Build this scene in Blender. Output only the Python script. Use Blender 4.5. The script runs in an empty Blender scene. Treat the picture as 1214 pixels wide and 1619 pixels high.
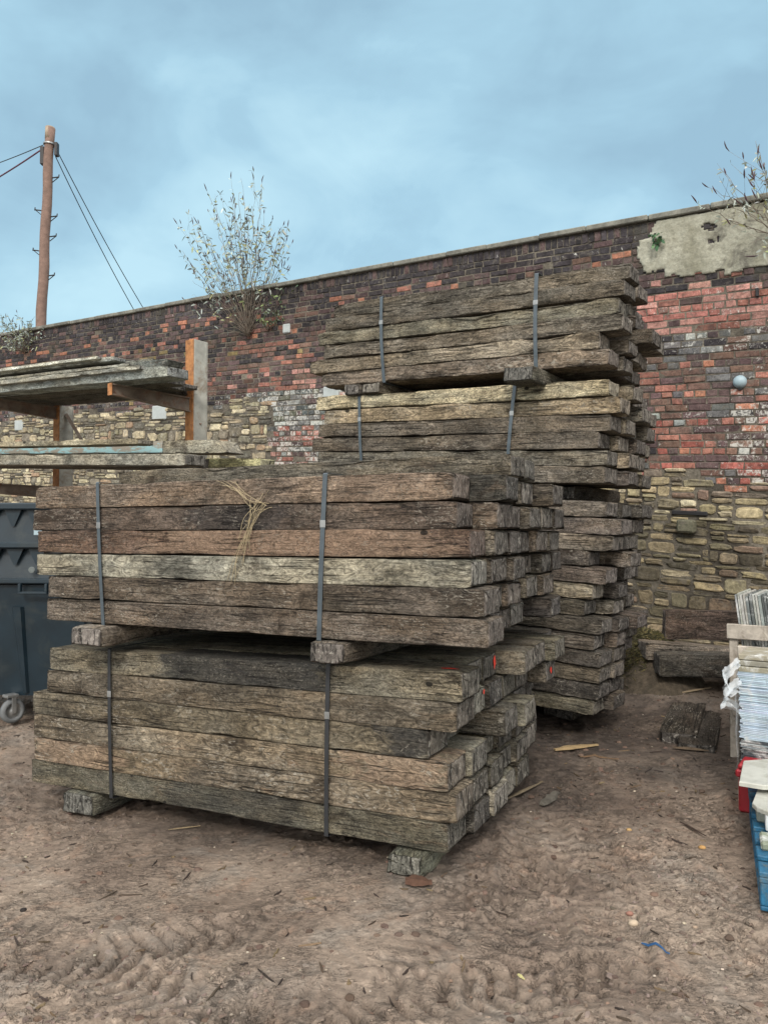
import bpy, math, random
import numpy as np
from mathutils import Matrix, Vector
random.seed(7); rng = np.random.default_rng(7)
C = bpy.context.scene.collection
F = 1216.0; EYE = 1.52; HZ = 840.0
def W(px, py, Y):            # a point of the yard seen towards pixel (px,py) at distance Y
    return np.array([(px-607)/F*Y, Y, EYE+(HZ-py)/F*Y])
def proj(p): return 607+F*p[0]/p[1], HZ-F*(p[2]-EYE)/p[1]
def S(r, g, b, k=0.8):
    f = lambda c: ((c/255+0.055)/1.055)**2.4 if c > 10 else c/255/12.92
    return (f(r)*k, f(g)*k, f(b)*k)

# ------------------------------------------------------------------ noise
def _hash(ix, iy, iz, seed):
    h = (ix*374761393 + iy*668265263 + iz*2147483647*0 + iz*1274126177 + seed*974634777) & 0xFFFFFFFF
    h = ((h ^ (h >> 13)) * 1274126177) & 0xFFFFFFFF
    h = ((h ^ (h >> 16)) * 2246822519) & 0xFFFFFFFF
    return ((h ^ (h >> 15)) & 0xFFFFFF)/float(0xFFFFFF)
def vn(x, y, z, seed=0):
    x = np.asarray(x, float); y = np.asarray(y, float); z = np.asarray(z, float)
    x, y, z = np.broadcast_arrays(x, y, z)
    fx, fy, fz = np.floor(x), np.floor(y), np.floor(z)
    ix, iy, iz = fx.astype(np.int64), fy.astype(np.int64), fz.astype(np.int64)
    u, v, w = x-fx, y-fy, z-fz
    u = u*u*(3-2*u); v = v*v*(3-2*v); w = w*w*(3-2*w)
    r = 0
    for a in (0, 1):
        for b in (0, 1):
            for c in (0, 1):
                r = r + _hash(ix+a, iy+b, iz+c, seed)*(u if a else 1-u)*(v if b else 1-v)*(w if c else 1-w)
    return r*2-1
def fbm(x, y, z=0.0, seed=0, o=4, g=0.5):
    r = 0; a = 1.0; t = 0; f = 1.0
    x = np.asarray(x, float); y = np.asarray(y, float); z = np.asarray(z, float)
    for i in range(o):
        r = r + a*vn(x*f+i*17.3, y*f+i*5.1, z*f+i*9.7, seed+i); t += a; a *= g; f *= 2.03
    return r/t

# ------------------------------------------------------------------ object helpers
def mesh(name, verts, faces, mat, smooth=False, cols=None, colname='bcol', extra=None):
    me = bpy.data.meshes.new(name)
    me.from_pydata([tuple(map(float, v)) for v in verts], [], [tuple(f) for f in faces])
    if isinstance(mat, (list, tuple)):
        for m in mat: me.materials.append(m)
    else: me.materials.append(mat)
    if cols is not None:
        a = me.color_attributes.new(colname, 'FLOAT_COLOR', 'POINT')
        arr = np.ones((len(verts), 4), np.float32); c = np.asarray(cols, np.float32); arr[:, :c.shape[1]] = c
        a.data.foreach_set('color', arr.ravel())
    if smooth: me.polygons.foreach_set('use_smooth', [True]*len(me.polygons))
    me.update()
    return me
def tag(o, label=None, cat=None, group=None, kind=None):
    if label: o['label'] = label
    if cat: o['category'] = cat
    if group: o['group'] = group
    if kind: o['kind'] = kind
    return o
def link(name, me, parent=None, M=None, tone=None):
    o = bpy.data.objects.new(name, me); C.objects.link(o)
    if M is not None: o.matrix_world = M
    if parent is not None: o.parent = parent
    if tone is not None: o['tone'] = [float(t) for t in tone]
    return o
def empty(name, loc, M=None):
    o = bpy.data.objects.new(name, None); C.objects.link(o); o.empty_display_size = 0.1
    if M is not None: o.matrix_world = M
    else: o.location = tuple(map(float, loc))
    return o
class MB:
    """collects shapes into one mesh"""
    def __init__(s): s.v = []; s.f = []; s.c = []
    def add(s, v, f, col=(1, 1, 1)):
        n = len(s.v); s.v += [tuple(map(float, p)) for p in v]; s.f += [tuple(i+n for i in q) for q in f]; s.c += [tuple(col)]*len(v)
    def box(s, o, a, b, c, col=(1, 1, 1), bev=0.0):
        """corner o, edge vectors a,b,c (right handed); bevelled edges"""
        o, a, b, c = map(lambda q: np.array(q, float), (o, a, b, c))
        if bev <= 0:
            v = [o, o+a, o+a+b, o+b, o+c, o+a+c, o+a+b+c, o+b+c]
            s.add(v, [(0, 3, 2, 1), (4, 5, 6, 7), (0, 1, 5, 4), (1, 2, 6, 5), (2, 3, 7, 6), (3, 0, 4, 7)], col); return
        la, lb, lc = [np.linalg.norm(q) for q in (a, b, c)]
        ea, eb, ec = bev/la, bev/lb, bev/lc
        v = []; idx = {}
        for i in (0, 1):
            for j in (0, 1):
                for k in (0, 1):
                    for m in range(3):
                        t = [i*1.0, j*1.0, k*1.0]; e = [ea, eb, ec]
                        for q in range(3):
                            if q != m: t[q] = abs(t[q]-e[q])
                        idx[(i, j, k, m)] = len(v); v.append(o+a*t[0]+b*t[1]+c*t[2])
        f = []
        for m in range(3):
            p, q = (m+1) % 3, (m+2) % 3
            for sgn in (0, 1):
                def K(x, y):
                    t = [0, 0, 0]; t[m] = sgn; t[p] = x; t[q] = y; return idx[(t[0], t[1], t[2], m)]
                r = [K(0, 0), K(1, 0), K(1, 1), K(0, 1)]
                f.append(r if sgn else r[::-1])
        for m in range(3):
            p, q = (m+1) % 3, (m+2) % 3
            for x in (0, 1):
                for y in (0, 1):
                    def K(z, w):
                        t = [0, 0, 0]; t[m] = z; t[p] = x; t[q] = y; return idx[(t[0], t[1], t[2], w)]
                    r = [K(0, p), K(1, p), K(1, q), K(0, q)]
                    f.append(r if (x == y) else r[::-1])
        for i in (0, 1):
            for j in (0, 1):
                for k in (0, 1):
                    r = [idx[(i, j, k, 0)], idx[(i, j, k, 1)], idx[(i, j, k, 2)]]
                    f.append(r if (i+j+k) % 2 else r[::-1])
        s.add(v, f, col)
    def tube(s, pts, r, n=6, col=(1, 1, 1), cap=True):
        pts = [np.array(p, float) for p in pts]; m = len(pts)
        if not hasattr(r, '__len__'): r = [r]*m
        v = []; f = []
        for i, p in enumerate(pts):
            d = pts[min(i+1, m-1)]-pts[max(i-1, 0)]; d = d/(np.linalg.norm(d)+1e-9)
            h = np.array([0, 0, 1.0]) if abs(d[2]) < .9 else np.array([1.0, 0, 0])
            a = np.cross(d, h); a /= np.linalg.norm(a); b = np.cross(d, a)
            for k in range(n):
                t = 2*math.pi*k/n; v.append(p+r[i]*(a*math.cos(t)+b*math.sin(t)))
        for i in range(m-1):
            for k in range(n):
                k2 = (k+1) % n; f.append((i*n+k, i*n+k2, (i+1)*n+k2, (i+1)*n+k))
        if cap: f.append(tuple(range(n))[::-1]); f.append(tuple(range((m-1)*n, m*n)))
        s.add(v, f, col)
    def build(s, name, mat, parent=None, smooth=False, M=None, tone=None):
        return link(name, mesh(name, s.v, s.f, mat, smooth, s.c), parent, M, tone)

# ------------------------------------------------------------------ materials
class NT:
    def __init__(s, name):
        s.m = bpy.data.materials.new(name); s.m.use_nodes = True; s.t = s.m.node_tree
        s.b = s.t.nodes['Principled BSDF']; s.out = s.t.nodes['Material Output']
    def n(s, typ, **kw):
        x = s.t.nodes.new(typ)
        for k, v in kw.items():
            if k.startswith('i_'): x.inputs[k[2:].replace('_', ' ')].default_value = v
            else: setattr(x, k, v)
        return x
    def l(s, a, b): s.t.links.new(a, b)
    def sep(s, v): x = s.n('ShaderNodeSeparateXYZ'); s.l(v, x.inputs[0]); return x
    def mapping(s, v, scale=(1, 1, 1), loc=None):
        m = s.n('ShaderNodeVectorMath', operation='MULTIPLY'); s.l(v, m.inputs[0]); m.inputs[1].default_value = scale
        return m.outputs[0]
    def addv(s, a, b):
        m = s.n('ShaderNodeVectorMath', operation='ADD'); s.l(a, m.inputs[0]); s.l(b, m.inputs[1]); return m.outputs[0]
    def noise(s, v, sc, det=4, rough=.55, dist=0.0):
        x = s.n('ShaderNodeTexNoise'); x.inputs['Scale'].default_value = sc; x.inputs['Detail'].default_value = det
        x.inputs['Roughness'].default_value = rough; x.inputs['Distortion'].default_value = dist; s.l(v, x.inputs['Vector']); return x.outputs['Fac']
    def vor(s, v, sc, feat='F1', out='Distance'):
        x = s.n('ShaderNodeTexVoronoi', feature=feat); x.inputs['Scale'].default_value = sc; s.l(v, x.inputs['Vector']); return x.outputs[out]
    def ramp(s, v, a, b, lo=0.0, hi=1.0):
        x = s.n('ShaderNodeMapRange'); s.l(v, x.inputs[0]); x.inputs[1].default_value = a; x.inputs[2].default_value = b
        x.inputs[3].default_value = lo; x.inputs[4].default_value = hi; return x.outputs[0]
    def math(s, op, a, b=None):
        x = s.n('ShaderNodeMath', operation=op)
        for i, q in enumerate((a, b)):
            if q is None: continue
            if isinstance(q, (int, float)): x.inputs[i].default_value = q
            else: s.l(q, x.inputs[i])
        return x.outputs[0]
    def mix(s, f, a, b, mode='MIX'):
        x = s.n('ShaderNodeMix', data_type='RGBA', blend_type=mode)
        for i, q in ((0, f), (6, a), (7, b)):
            if isinstance(q, (int, float)): x.inputs[i].default_value = q
            elif isinstance(q, tuple): x.inputs[i].default_value = (*q, 1) if len(q) == 3 else q
            else: s.l(q, x.inputs[i])
        return x.outputs[2]
    def scale(s, col, f):
        x = s.n('ShaderNodeVectorMath', operation='SCALE'); s.l(col, x.inputs[0])
        if isinstance(f, (int, float)): x.inputs['Scale'].default_value = f
        else: s.l(f, x.inputs['Scale'])
        return x.outputs[0]
    def attr(s, name, typ='GEOMETRY'):
        return s.n('ShaderNodeAttribute', attribute_name=name, attribute_type=typ)
    def bump(s, h, strength, dist):
        x = s.n('ShaderNodeBump'); x.inputs['Strength'].default_value = strength; x.inputs['Distance'].default_value = dist
        s.l(h, x.inputs['Height']); return x.outputs['Normal']
    def fin(s, col, rough=.85, normal=None, spec=.3):
        if isinstance(col, tuple): s.b.inputs['Base Color'].default_value = (*col, 1)
        else: s.l(col, s.b.inputs['Base Color'])
        if isinstance(rough, (int, float)): s.b.inputs['Roughness'].default_value = rough
        else: s.l(rough, s.b.inputs['Roughness'])
        s.b.inputs['Specular IOR Level'].default_value = spec
        if normal is not None: s.l(normal, s.b.inputs['Normal'])
        return s.m

def wood_mat(name, crack=1.0, streak=1.0, speck=1.0, warm=1.0, bumpd=.016):
    t = NT(name); tc = t.n('ShaderNodeTexCoord'); oi = t.n('ShaderNodeObjectInfo')
    rnd = t.n('ShaderNodeCombineXYZ'); 
    a = t.math('MULTIPLY', oi.outputs['Random'], 97.0); b_ = t.math('MULTIPLY', oi.outputs['Random'], 41.0)
    t.l(a, rnd.inputs[0]); t.l(b_, rnd.inputs[1]); t.l(a, rnd.inputs[2])
    rs_ = t.n('ShaderNodeVectorMath', operation='SCALE'); t.l(tc.outputs['Object'], rs_.inputs[0]); r2_ = t.math('FRACT', t.math('MULTIPLY', oi.outputs['Random'], 13.7)); t.l(t.ramp(r2_, 0, 1, .55, 1.35), rs_.inputs['Scale'])
    P = t.addv(rs_.outputs[0], rnd.outputs[0]); r3_ = t.math('FRACT', t.math('MULTIPLY', oi.outputs['Random'], 29.3))
    tone = t.attr('tone', 'OBJECT').outputs['Color']
    sn = t.sep(tc.outputs['Normal']); endf = t.ramp(t.math('ABSOLUTE', sn.outputs[0]), .6, .85)
    grain = t.noise(t.mapping(P, (6, 55, 55)), 1, 7, .66, 1.2)
    grain2 = t.noise(t.mapping(P, (2.2, 20, 20)), 1, 6, .62, 1.6)
    blotch = t.noise(t.mapping(P, (3.2, 6, 6)), 1, 6, .66, .5)
    fleck = t.noise(t.mapping(P, (22, 40, 40)), 1, 6, .72, 2.2)
    nick = t.noise(t.mapping(P, (48, 70, 70)), 1, 4, .7, 1.5)
    hs = t.n('ShaderNodeHueSaturation'); hs.inputs['Saturation'] .default_value = .68; t.l(tone, hs.inputs['Color']); tone = hs.outputs[0]
    f = t.math('MULTIPLY', t.ramp(grain, .28, .72, .68, 1.34), t.ramp(blotch, .34, .66, .50, 1.52))
    f = t.math('MULTIPLY', f, t.ramp(fleck, .37, .65, .42, 1.8)); f = t.math('MULTIPLY', f, t.ramp(nick, .36, .64, .78, 1.25))
    col = t.scale(tone, f)
    pt_ = t.n('ShaderNodeNewGeometry').outputs['Pointiness']
    # one side of the timber greyer, another browner
    hv_ = t.ramp(t.noise(t.mapping(P, (1.7, 5, 5)), 1.2, 5, .6), .4, .6); col = t.mix(t.math('MULTIPLY', hv_, .35), col, t.scale(col, (1.0)))
    tint = t.mix(hv_, (1.05, 1.0, .86), (.97, 1.0, .96)); col = t.mix(1.0, col, tint, 'MULTIPLY')
    # warm bare patches
    wm = t.noise(t.mapping(P, (3.0, 11, 11)), 1.3, 6, .7, 1.2)
    wf = t.ramp(wm, .58, .68, 0, .6*warm)
    wo = t.attr('warm', 'OBJECT').outputs['Fac']; wf = t.math('MULTIPLY', wf, wo)
    wn = t.n('ShaderNodeRGB'); wn.outputs[0].default_value = (.25, .165, .105, 1)
    col = t.mix(wf, col, t.scale(wn.outputs[0], t.ramp(fleck, .3, .7, .45, 1.7)))
    # black tar patches
    tm = t.noise(t.mapping(P, (2.2, 5, 5)), 1.1, 6, .68, .8)
    col = t.mix(t.ramp(tm, .57, .66, 0, .72), col, t.scale(wn.outputs[0], .11))
    ox = t.sep(tc.outputs['Object']).outputs[0]
    for an, cc_, am in (('stain_shade', (.030, .032, .035), .82), ('bare', (.33, .235, .165), .7)):
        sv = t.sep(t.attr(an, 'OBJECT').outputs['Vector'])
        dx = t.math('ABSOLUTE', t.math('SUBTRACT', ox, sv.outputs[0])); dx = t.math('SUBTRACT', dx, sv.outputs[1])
        dx = t.math('ADD', dx, t.math('MULTIPLY', t.math('SUBTRACT', t.noise(t.mapping(P, (4, 11, 11)), 1.5, 6, .7, .8), .5), .55 if an == 'stain_shade' else 1.6))
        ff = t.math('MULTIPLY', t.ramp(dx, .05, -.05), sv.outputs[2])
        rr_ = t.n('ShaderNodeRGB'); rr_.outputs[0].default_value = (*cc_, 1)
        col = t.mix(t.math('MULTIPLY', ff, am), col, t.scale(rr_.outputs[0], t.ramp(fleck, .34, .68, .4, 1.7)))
    # pale weathered flecks and lichen
    pk = t.noise(t.mapping(P, (15, 38, 38)), 1.4, 7, .75, 1.8)
    pm = t.math('MULTIPLY', t.ramp(r3_, 0, 1, .35, 1.25), t.ramp(pk, .55, .60)); pm = t.math('MULTIPLY', pm, t.ramp(t.noise(P, 4.4, 5, .65), .43, .55))
    col = t.mix(t.math('MULTIPLY', pm, .75*speck), col, (.40, .37, .31))
    # green algae
    gm = t.ramp(t.noise(P, 2.1, 4, .6), .56, .72, 0, .12)
    col = t.mix(gm, col, (.085, .088, .05))
    ew = t.math('MULTIPLY', t.ramp(pt_, .515, .58), t.ramp(t.noise(P, 7, 5, .7), .42, .6)); col = t.mix(t.math('MULTIPLY', ew, .45), col, (.34, .30, .24))
    # cracks along the grain
    ck = t.noise(t.mapping(P, (1.5, 34, 34)), 1, 3, .55, .5)
    ckf = t.math('SUBTRACT', 1.0, t.ramp(t.math('ABSOLUTE', t.math('SUBTRACT', ck, .5)), 0, .024))
    ckf = t.math('MULTIPLY', ckf, t.ramp(t.noise(P, 2.6, 3, .5), .40, .52))
    ckf = t.math('MULTIPLY', ckf, crack)
    col = t.mix(t.math('MULTIPLY', ckf, .85), col, (.012, .010, .009))
    # end grain
    en = t.noise(P, 45, 6, .7, .8); eb = t.noise(P, 9, 4, .6)
    ec = t.scale(t.mix(.35, tone, (.19, .18, .165)), t.math('MULTIPLY', t.ramp(en, .3, .7, .45, 1.5), t.ramp(eb, .3, .7, .65, 1.35)))
    vx = t.noise(t.mapping(P, (8, 42, 10)), 1, 4, .6, 1.0)
    ecf = t.ramp(vx, .54, .60, 0, .85)
    ec = t.mix(ecf, ec, (.02, .018, .016)); ec = t.mix(t.ramp(en, .57, .64, 0, .7*speck), ec, (.42, .40, .35))
    col = t.mix(endf, col, ec)
    bh_ = t.vor(t.mapping(P, (1, 1.6, 1.6)), 3.1); col = t.mix(t.math('MULTIPLY', t.ramp(bh_, .075, .055), .9), col, (.012, .011, .010))
    h = t.math('ADD', t.math('MULTIPLY', grain, .8), t.math('MULTIPLY', grain2, 1.1))
    h = t.math('ADD', h, t.math('MULTIPLY', fleck, 1.5)); h = t.math('ADD', h, t.math('MULTIPLY', nick, .35))
    h = t.math('SUBTRACT', h, t.math('MULTIPLY', ckf, .9))
    eh = t.math('ADD', t.math('MULTIPLY', en, .9), t.math('MULTIPLY', t.ramp(vx, .5, .7), -.9))
    hm = t.n('ShaderNodeMix', data_type='FLOAT'); t.l(endf, hm.inputs[0]); t.l(h, hm.inputs[2]); t.l(eh, hm.inputs[3])
    return t.fin(col, .88, t.bump(hm.outputs[0], 1.0, bumpd), .25)
M_SLEEP = wood_mat('sleeper_wood')
M_BOARD = wood_mat('board_wood', crack=.5, speck=.8, warm=.3, bumpd=.005)

def simple(name, col, rough=.6, nscale=8, amp=.25, bump=.002, spec=.4, metallic=0, dirt=None, dscale=3, objcol=False, bscale=None):
    t = NT(name); tc = t.n('ShaderNodeTexCoord'); P = tc.outputs['Object']
    base = t.attr('bcol').outputs['Color'] if col is None else None
    n1 = t.noise(P, nscale, 6, .65)
    f = t.ramp(n1, .3, .7, 1-amp, 1+amp)
    if base is None:
        rgb = t.n('ShaderNodeRGB'); rgb.outputs[0].default_value = (*col, 1); base = rgb.outputs[0]
    c = t.scale(base, f)
    if dirt is not None: c = t.mix(t.ramp(t.noise(P, dscale, 7, .7, .6), .5, .66, 0, .85), c, dirt)
    m = t.fin(c, rough, t.bump(t.noise(P, bscale or nscale*4, 6, .7), .8, bump), spec)
    t.b.inputs['Metallic'].default_value = metallic
    return m
M_STRAP = simple('strap_steel', (.075, .095, .11), .42, 20, .2, .0008, .5, .25)
M_STRAPD = simple('strap_dark', (.022, .024, .027), .5, 20, .2, .0008, .5)
M_BIN = simple('bin_plastic', (.009, .021, .031), .42, 4, .25, .001, .5, dirt=(.026, .036, .040), dscale=5)
M_RUBBER = simple('wheel_rubber', (.16, .17, .175), .7, 10)
M_METAL = simple('zinc_metal', (.32, .33, .33), .45, 12, .3, .001, .5, .7)
M_RUST = simple('rust_paint', (.40, .185, .075), .75, 14, .4, .004, .3, dirt=(.16, .075, .04), dscale=9)
M_STEELG = simple('grey_steel', (.38, .38, .34), .65, 9, .25, .003, .3, dirt=(.24, .19, .14), dscale=7)
M_ARM = simple('arm_steel', (.19, .155, .125), .7, 9, .35, .003, .3, dirt=(.17, .085, .05), dscale=8)
M_POLE = simple('pole_wood', (.19, .125, .10), .8, 9, .25, .004)
M_BLACK = simple('black_fitting', (.02, .02, .022), .5)
M_WIREP = simple('magenta_wire', (.10, .03, .055), .5)
M_CRATE = simple('crate_wood', (.40, .365, .315), .8, 12, .35, .004, dirt=(.17, .145, .115), dscale=11)
M_SLATE = simple('slate', None, .62, 14, .25, .004, .4, dirt=(.62, .64, .63), dscale=10, bscale=50)
M_MARBLE = simple('stone_slab', (.42, .43, .39), .4, 5, .2, .003, .4, dirt=(.30, .30, .25), dscale=9)
M_BLUE = simple('blue_paint', (.018, .115, .215), .5, 14, .45, .004, .4, dirt=(.10, .12, .11), dscale=16)
M_RED = simple('red_plastic', (.34, .018, .028), .4, 5, .15, .001, .5, dirt=(.25, .05, .05))
M_WHITE = simple('white_plastic', (.30, .40, .45), .45, 6, .1, .001)
M_STRAW = simple('straw', (.42, .35, .22), .8, 20)
M_PAINTR = simple('red_mark', (.75, .06, .035), .7, 40, .3)
M_STEM = simple('bush_stem', (.19, .16, .13), .85, 10)
M_LEAF = simple('bush_leaf', None, .6, 20, .25, .001)
M_CHIP = simple('litter', None, .85, 30, .25, .002)
# polythene
t = NT('clear_wrap'); t.b.inputs['Base Color'].default_value = (.80, .87, .92, 1); t.b.inputs['Roughness'].default_value = .25
t.b.inputs['Alpha'].default_value = .38; M_WRAP = t.m

# masonry: per-brick colour from an attribute, alpha channel = how much whitewash clings to it
def masonry(name, b=.012):
    t = NT(name); tc = t.n('ShaderNodeTexCoord'); P = tc.outputs['Object']; at = t.attr('bcol')
    n1 = t.noise(P, 16, 7, .68); n2 = t.noise(P, 60, 5, .7); n3 = t.noise(P, 1.6, 5, .6)
    f = t.math('MULTIPLY', t.ramp(n1, .3, .7, .55, 1.5), t.ramp(n2, .3, .7, .7, 1.3))
    hs = t.n('ShaderNodeHueSaturation'); hs.inputs['Saturation'].default_value = .80; hs.inputs['Value'].default_value = 1.0; hs.inputs['Hue'].default_value = .505; t.l(at.outputs['Color'], hs.inputs['Color']); c = t.scale(hs.outputs[0], f)
    soot = t.ramp(t.noise(P, 5.5, 7, .7, .4), .52, .66, 0, .62); c = t.mix(soot, c, (.035, .032, .034))
    c = t.mix(t.ramp(t.noise(P, 11, 7, .72, .6), .55, .62, 0, .5), c, (.15, .135, .115))
    th = t.math('ADD', t.noise(P, 21, 8, .78, .5), t.math('MULTIPLY', t.math('SUBTRACT', at.outputs['Alpha'], .5), .42))
    c = t.mix(t.ramp(th, .53, .62, 0, .85), c, (.55, .55, .51))
    gr = t.ramp(n3, .58, .7, 0, .25); c = t.mix(gr, c, (.11, .11, .06))
    h = t.math('ADD', n1, t.math('MULTIPLY', n2, .4))
    return t.fin(c, .9, t.bump(h, 1.0, b), .2)
M_BRICK = masonry('old_brick'); 
t = NT('mortar'); tc = t.n('ShaderNodeTexCoord'); P = tc.outputs['Object']
M_MORTAR = t.fin(t.scale(t.mix(t.ramp(t.noise(P, 2.2, 6, .7), .4, .62), (.065, .058, .048), (.19, .172, .14)), t.ramp(t.noise(P, 40, 6, .7), .3, .7, .55, 1.4)), .95, t.bump(t.noise(P, 60, 5, .7), 1, .008), .1)
t = NT('cement_render'); tc = t.n('ShaderNodeTexCoord'); P = tc.outputs['Object']
c = t.scale(t.mix(t.ramp(t.noise(P, 3, 7, .7), .38, .64), (.235, .23, .175), (.40, .40, .33)), t.ramp(t.noise(P, 28, 7, .7), .3, .7, .75, 1.2))
c = t.mix(t.ramp(t.noise(P, 2.6, 7, .7, .9), .52, .64, 0, .7), c, (.10, .093, .08))
M_RENDER = t.fin(c, .9, t.bump(t.math('ADD', t.noise(P, 30, 7, .75), t.math('MULTIPLY', t.noise(P, 5, 4, .6), 2.5)), 1, .010), .2)
t = NT('coping_stone'); tc = t.n('ShaderNodeTexCoord'); P = tc.outputs['Object']
c = t.scale(t.mix(t.ramp(t.noise(P, 4, 6, .65), .4, .6), (.13, .13, .115), (.22, .22, .19)), t.ramp(t.noise(P, 25, 6, .7), .3, .7, .7, 1.25))
M_COPE = t.fin(c, .9, t.bump(t.noise(P, 30, 6, .7), 1, .006), .2)

# ground
t = NT('mud'); tc = t.n('ShaderNodeTexCoord'); P = tc.outputs['Object']; at = t.attr('bcol')
n1 = t.noise(P, 1.1, 6, .6, .4); n2 = t.noise(P, 9, 8, .7, .5); n3 = t.noise(P, 55, 6, .75); n4 = t.noise(P, 4.0, 5, .62, 1.0)
geo = t.n('ShaderNodeNewGeometry'); n5 = t.noise(t.mapping(P, (1, 1.6, 1)), 22, 7, .72, 1.2)
c = t.mix(t.ramp(n1, .38, .62), (.192, .146, .114), (.305, .243, .190))
c = t.mix(t.ramp(n4, .56, .68, 0, .45), c, (.33, .215, .15))
c = t.mix(t.ramp(t.noise(P, 2.3, 6, .65, .8), .52, .64, 0, .55), c, (.25, .225, .195))
c = t.mix(t.ramp(n2, .56, .66, 0, .5), c, (.095, .075, .058))
c = t.mix(t.ramp(n5, .58, .64, 0, .6), c, (.075, .058, .048))
c = t.mix(t.ramp(n3, .62, .68, 0, .5), c, (.40, .35, .29))
def crk(sc_, w_, seed_): 
    q_ = t.n('ShaderNodeVectorMath', operation='ADD'); t.l(t.mapping(P, (1, 1.9, 1)), q_.inputs[0]); q_.inputs[1].default_value = (seed_, seed_*2, 0)
    nn = t.noise(q_.outputs[0], sc_, 6, .68, .9); return t.math('SUBTRACT', 1.0, t.ramp(t.math('ABSOLUTE', t.math('SUBTRACT', nn, .5)), 0, w_))
msk = t.ramp(t.noise(P, 1.9, 5, .65, .5), .42, .60); ck = t.math('MULTIPLY', t.math('MAXIMUM', t.math('MULTIPLY', crk(5, .010, 3.1), t.ramp(t.noise(P, 7, 3, .6), .5, .58)), t.math('MULTIPLY', crk(13, .016, 8.3), t.ramp(t.noise(P, 12, 3, .6), .50, .58))), t.ramp(msk, 0, 1, .25, 1))
c = t.mix(t.math('MULTIPLY', ck, .72), c, (.060, .045, .037))
pl1 = t.ramp(t.noise(t.mapping(P, (1, 1.7, 1)), 11, 6, .66, 1.0), .47, .50); pl2 = t.ramp(t.noise(t.mapping(P, (1, 1.7, 1)), 19, 5, .66, 1.0), .54, .57)
c = t.scale(c, t.ramp(pl2, 0, 1, .93, 1.14))
c = t.scale(c, t.ramp(n3, .3, .7, .75, 1.22))
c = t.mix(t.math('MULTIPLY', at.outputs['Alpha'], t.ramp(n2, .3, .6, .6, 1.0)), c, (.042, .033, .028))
peb = t.vor(P, 26, 'F1', 'Distance'); pe = t.math('MULTIPLY', t.ramp(peb, .10, .07), t.ramp(t.noise(P, 7, 2, .5), .56, .62))
c = t.mix(pe, c, (.34, .30, .25))
h = t.math('ADD', t.math('MULTIPLY', n5, .5), t.math('MULTIPLY', n3, .35)); h = t.math('ADD', h, t.math('MULTIPLY', t.math('MULTIPLY', t.math('ADD', pl1, pl2), msk), .45)); h = t.math('SUBTRACT', h, t.math('MULTIPLY', ck, .8)); h = t.math('ADD', h, t.math('MULTIPLY', pe, .3))
rg = t.ramp(t.noise(P, 1.7, 5, .65), .45, .65, .85, .42)
M_MUD = t.fin(c, rg, t.bump(h, 1.0, .011), .35)

# ------------------------------------------------------------------ ground
GP = [(.25, 3.3, -.03), (-1.9, 4.4, -.11), (-.8, 3.9, -.07), (1.5, 5.35, .06), (-2.9, 5.8, .05), (2.5, 6.9, .22), (2.9, 7.6, .34), (1.9, 7.0, .18), (-.5, 6.8, .18),
      (-4.2, 11.5, .45), (1.5, 3.1, 0), (2.2, 4.6, .03), (0, 1.5, 0), (-2, 2, 0), (2, 1.5, 0), (.9, 4.2, 0), (-3.2, 4.4, -.02), (0, -6, 0), (8, 0, 0), (-9, 0, 0), (6, 6, .1), (-8, 12, .5), (-3, 8, .25)]
def gbase(x, y):
    num = 0; den = 0
    for a, b, c in GP:
        w = 1/(((x-a)**2+(y-b)**2+.12)**1.6); num = num+w*c; den = den+w
    return num/den
def seg(x, y, a, b):
    a = np.array(a); b = np.array(b); L = np.linalg.norm(b-a); d = (b-a)/L
    s = (x-a[0])*d[0]+(y-a[1])*d[1]; c = -(x-a[0])*d[1]+(y-a[1])*d[0]
    return s, c, L
TR = [((.72, 2.6), (1.42, 6.2), .30, .040, 1), ((1.12, 2.0), (1.95, 4.9), .22, .040, -1), ((-1.6, 2.75), (.9, 3.5), .26, .032, 1), ((-1.4, 2.2), (1.3, 2.85), .26, .034, -1),
      ((.30, 1.9), (.78, 4.0), .28, .034, -1), ((-2.4, 3.6), (.2, 2.1), .24, .028, 1), ((-.6, 1.9), (.75, 3.6), .2, .018, 1)]
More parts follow.
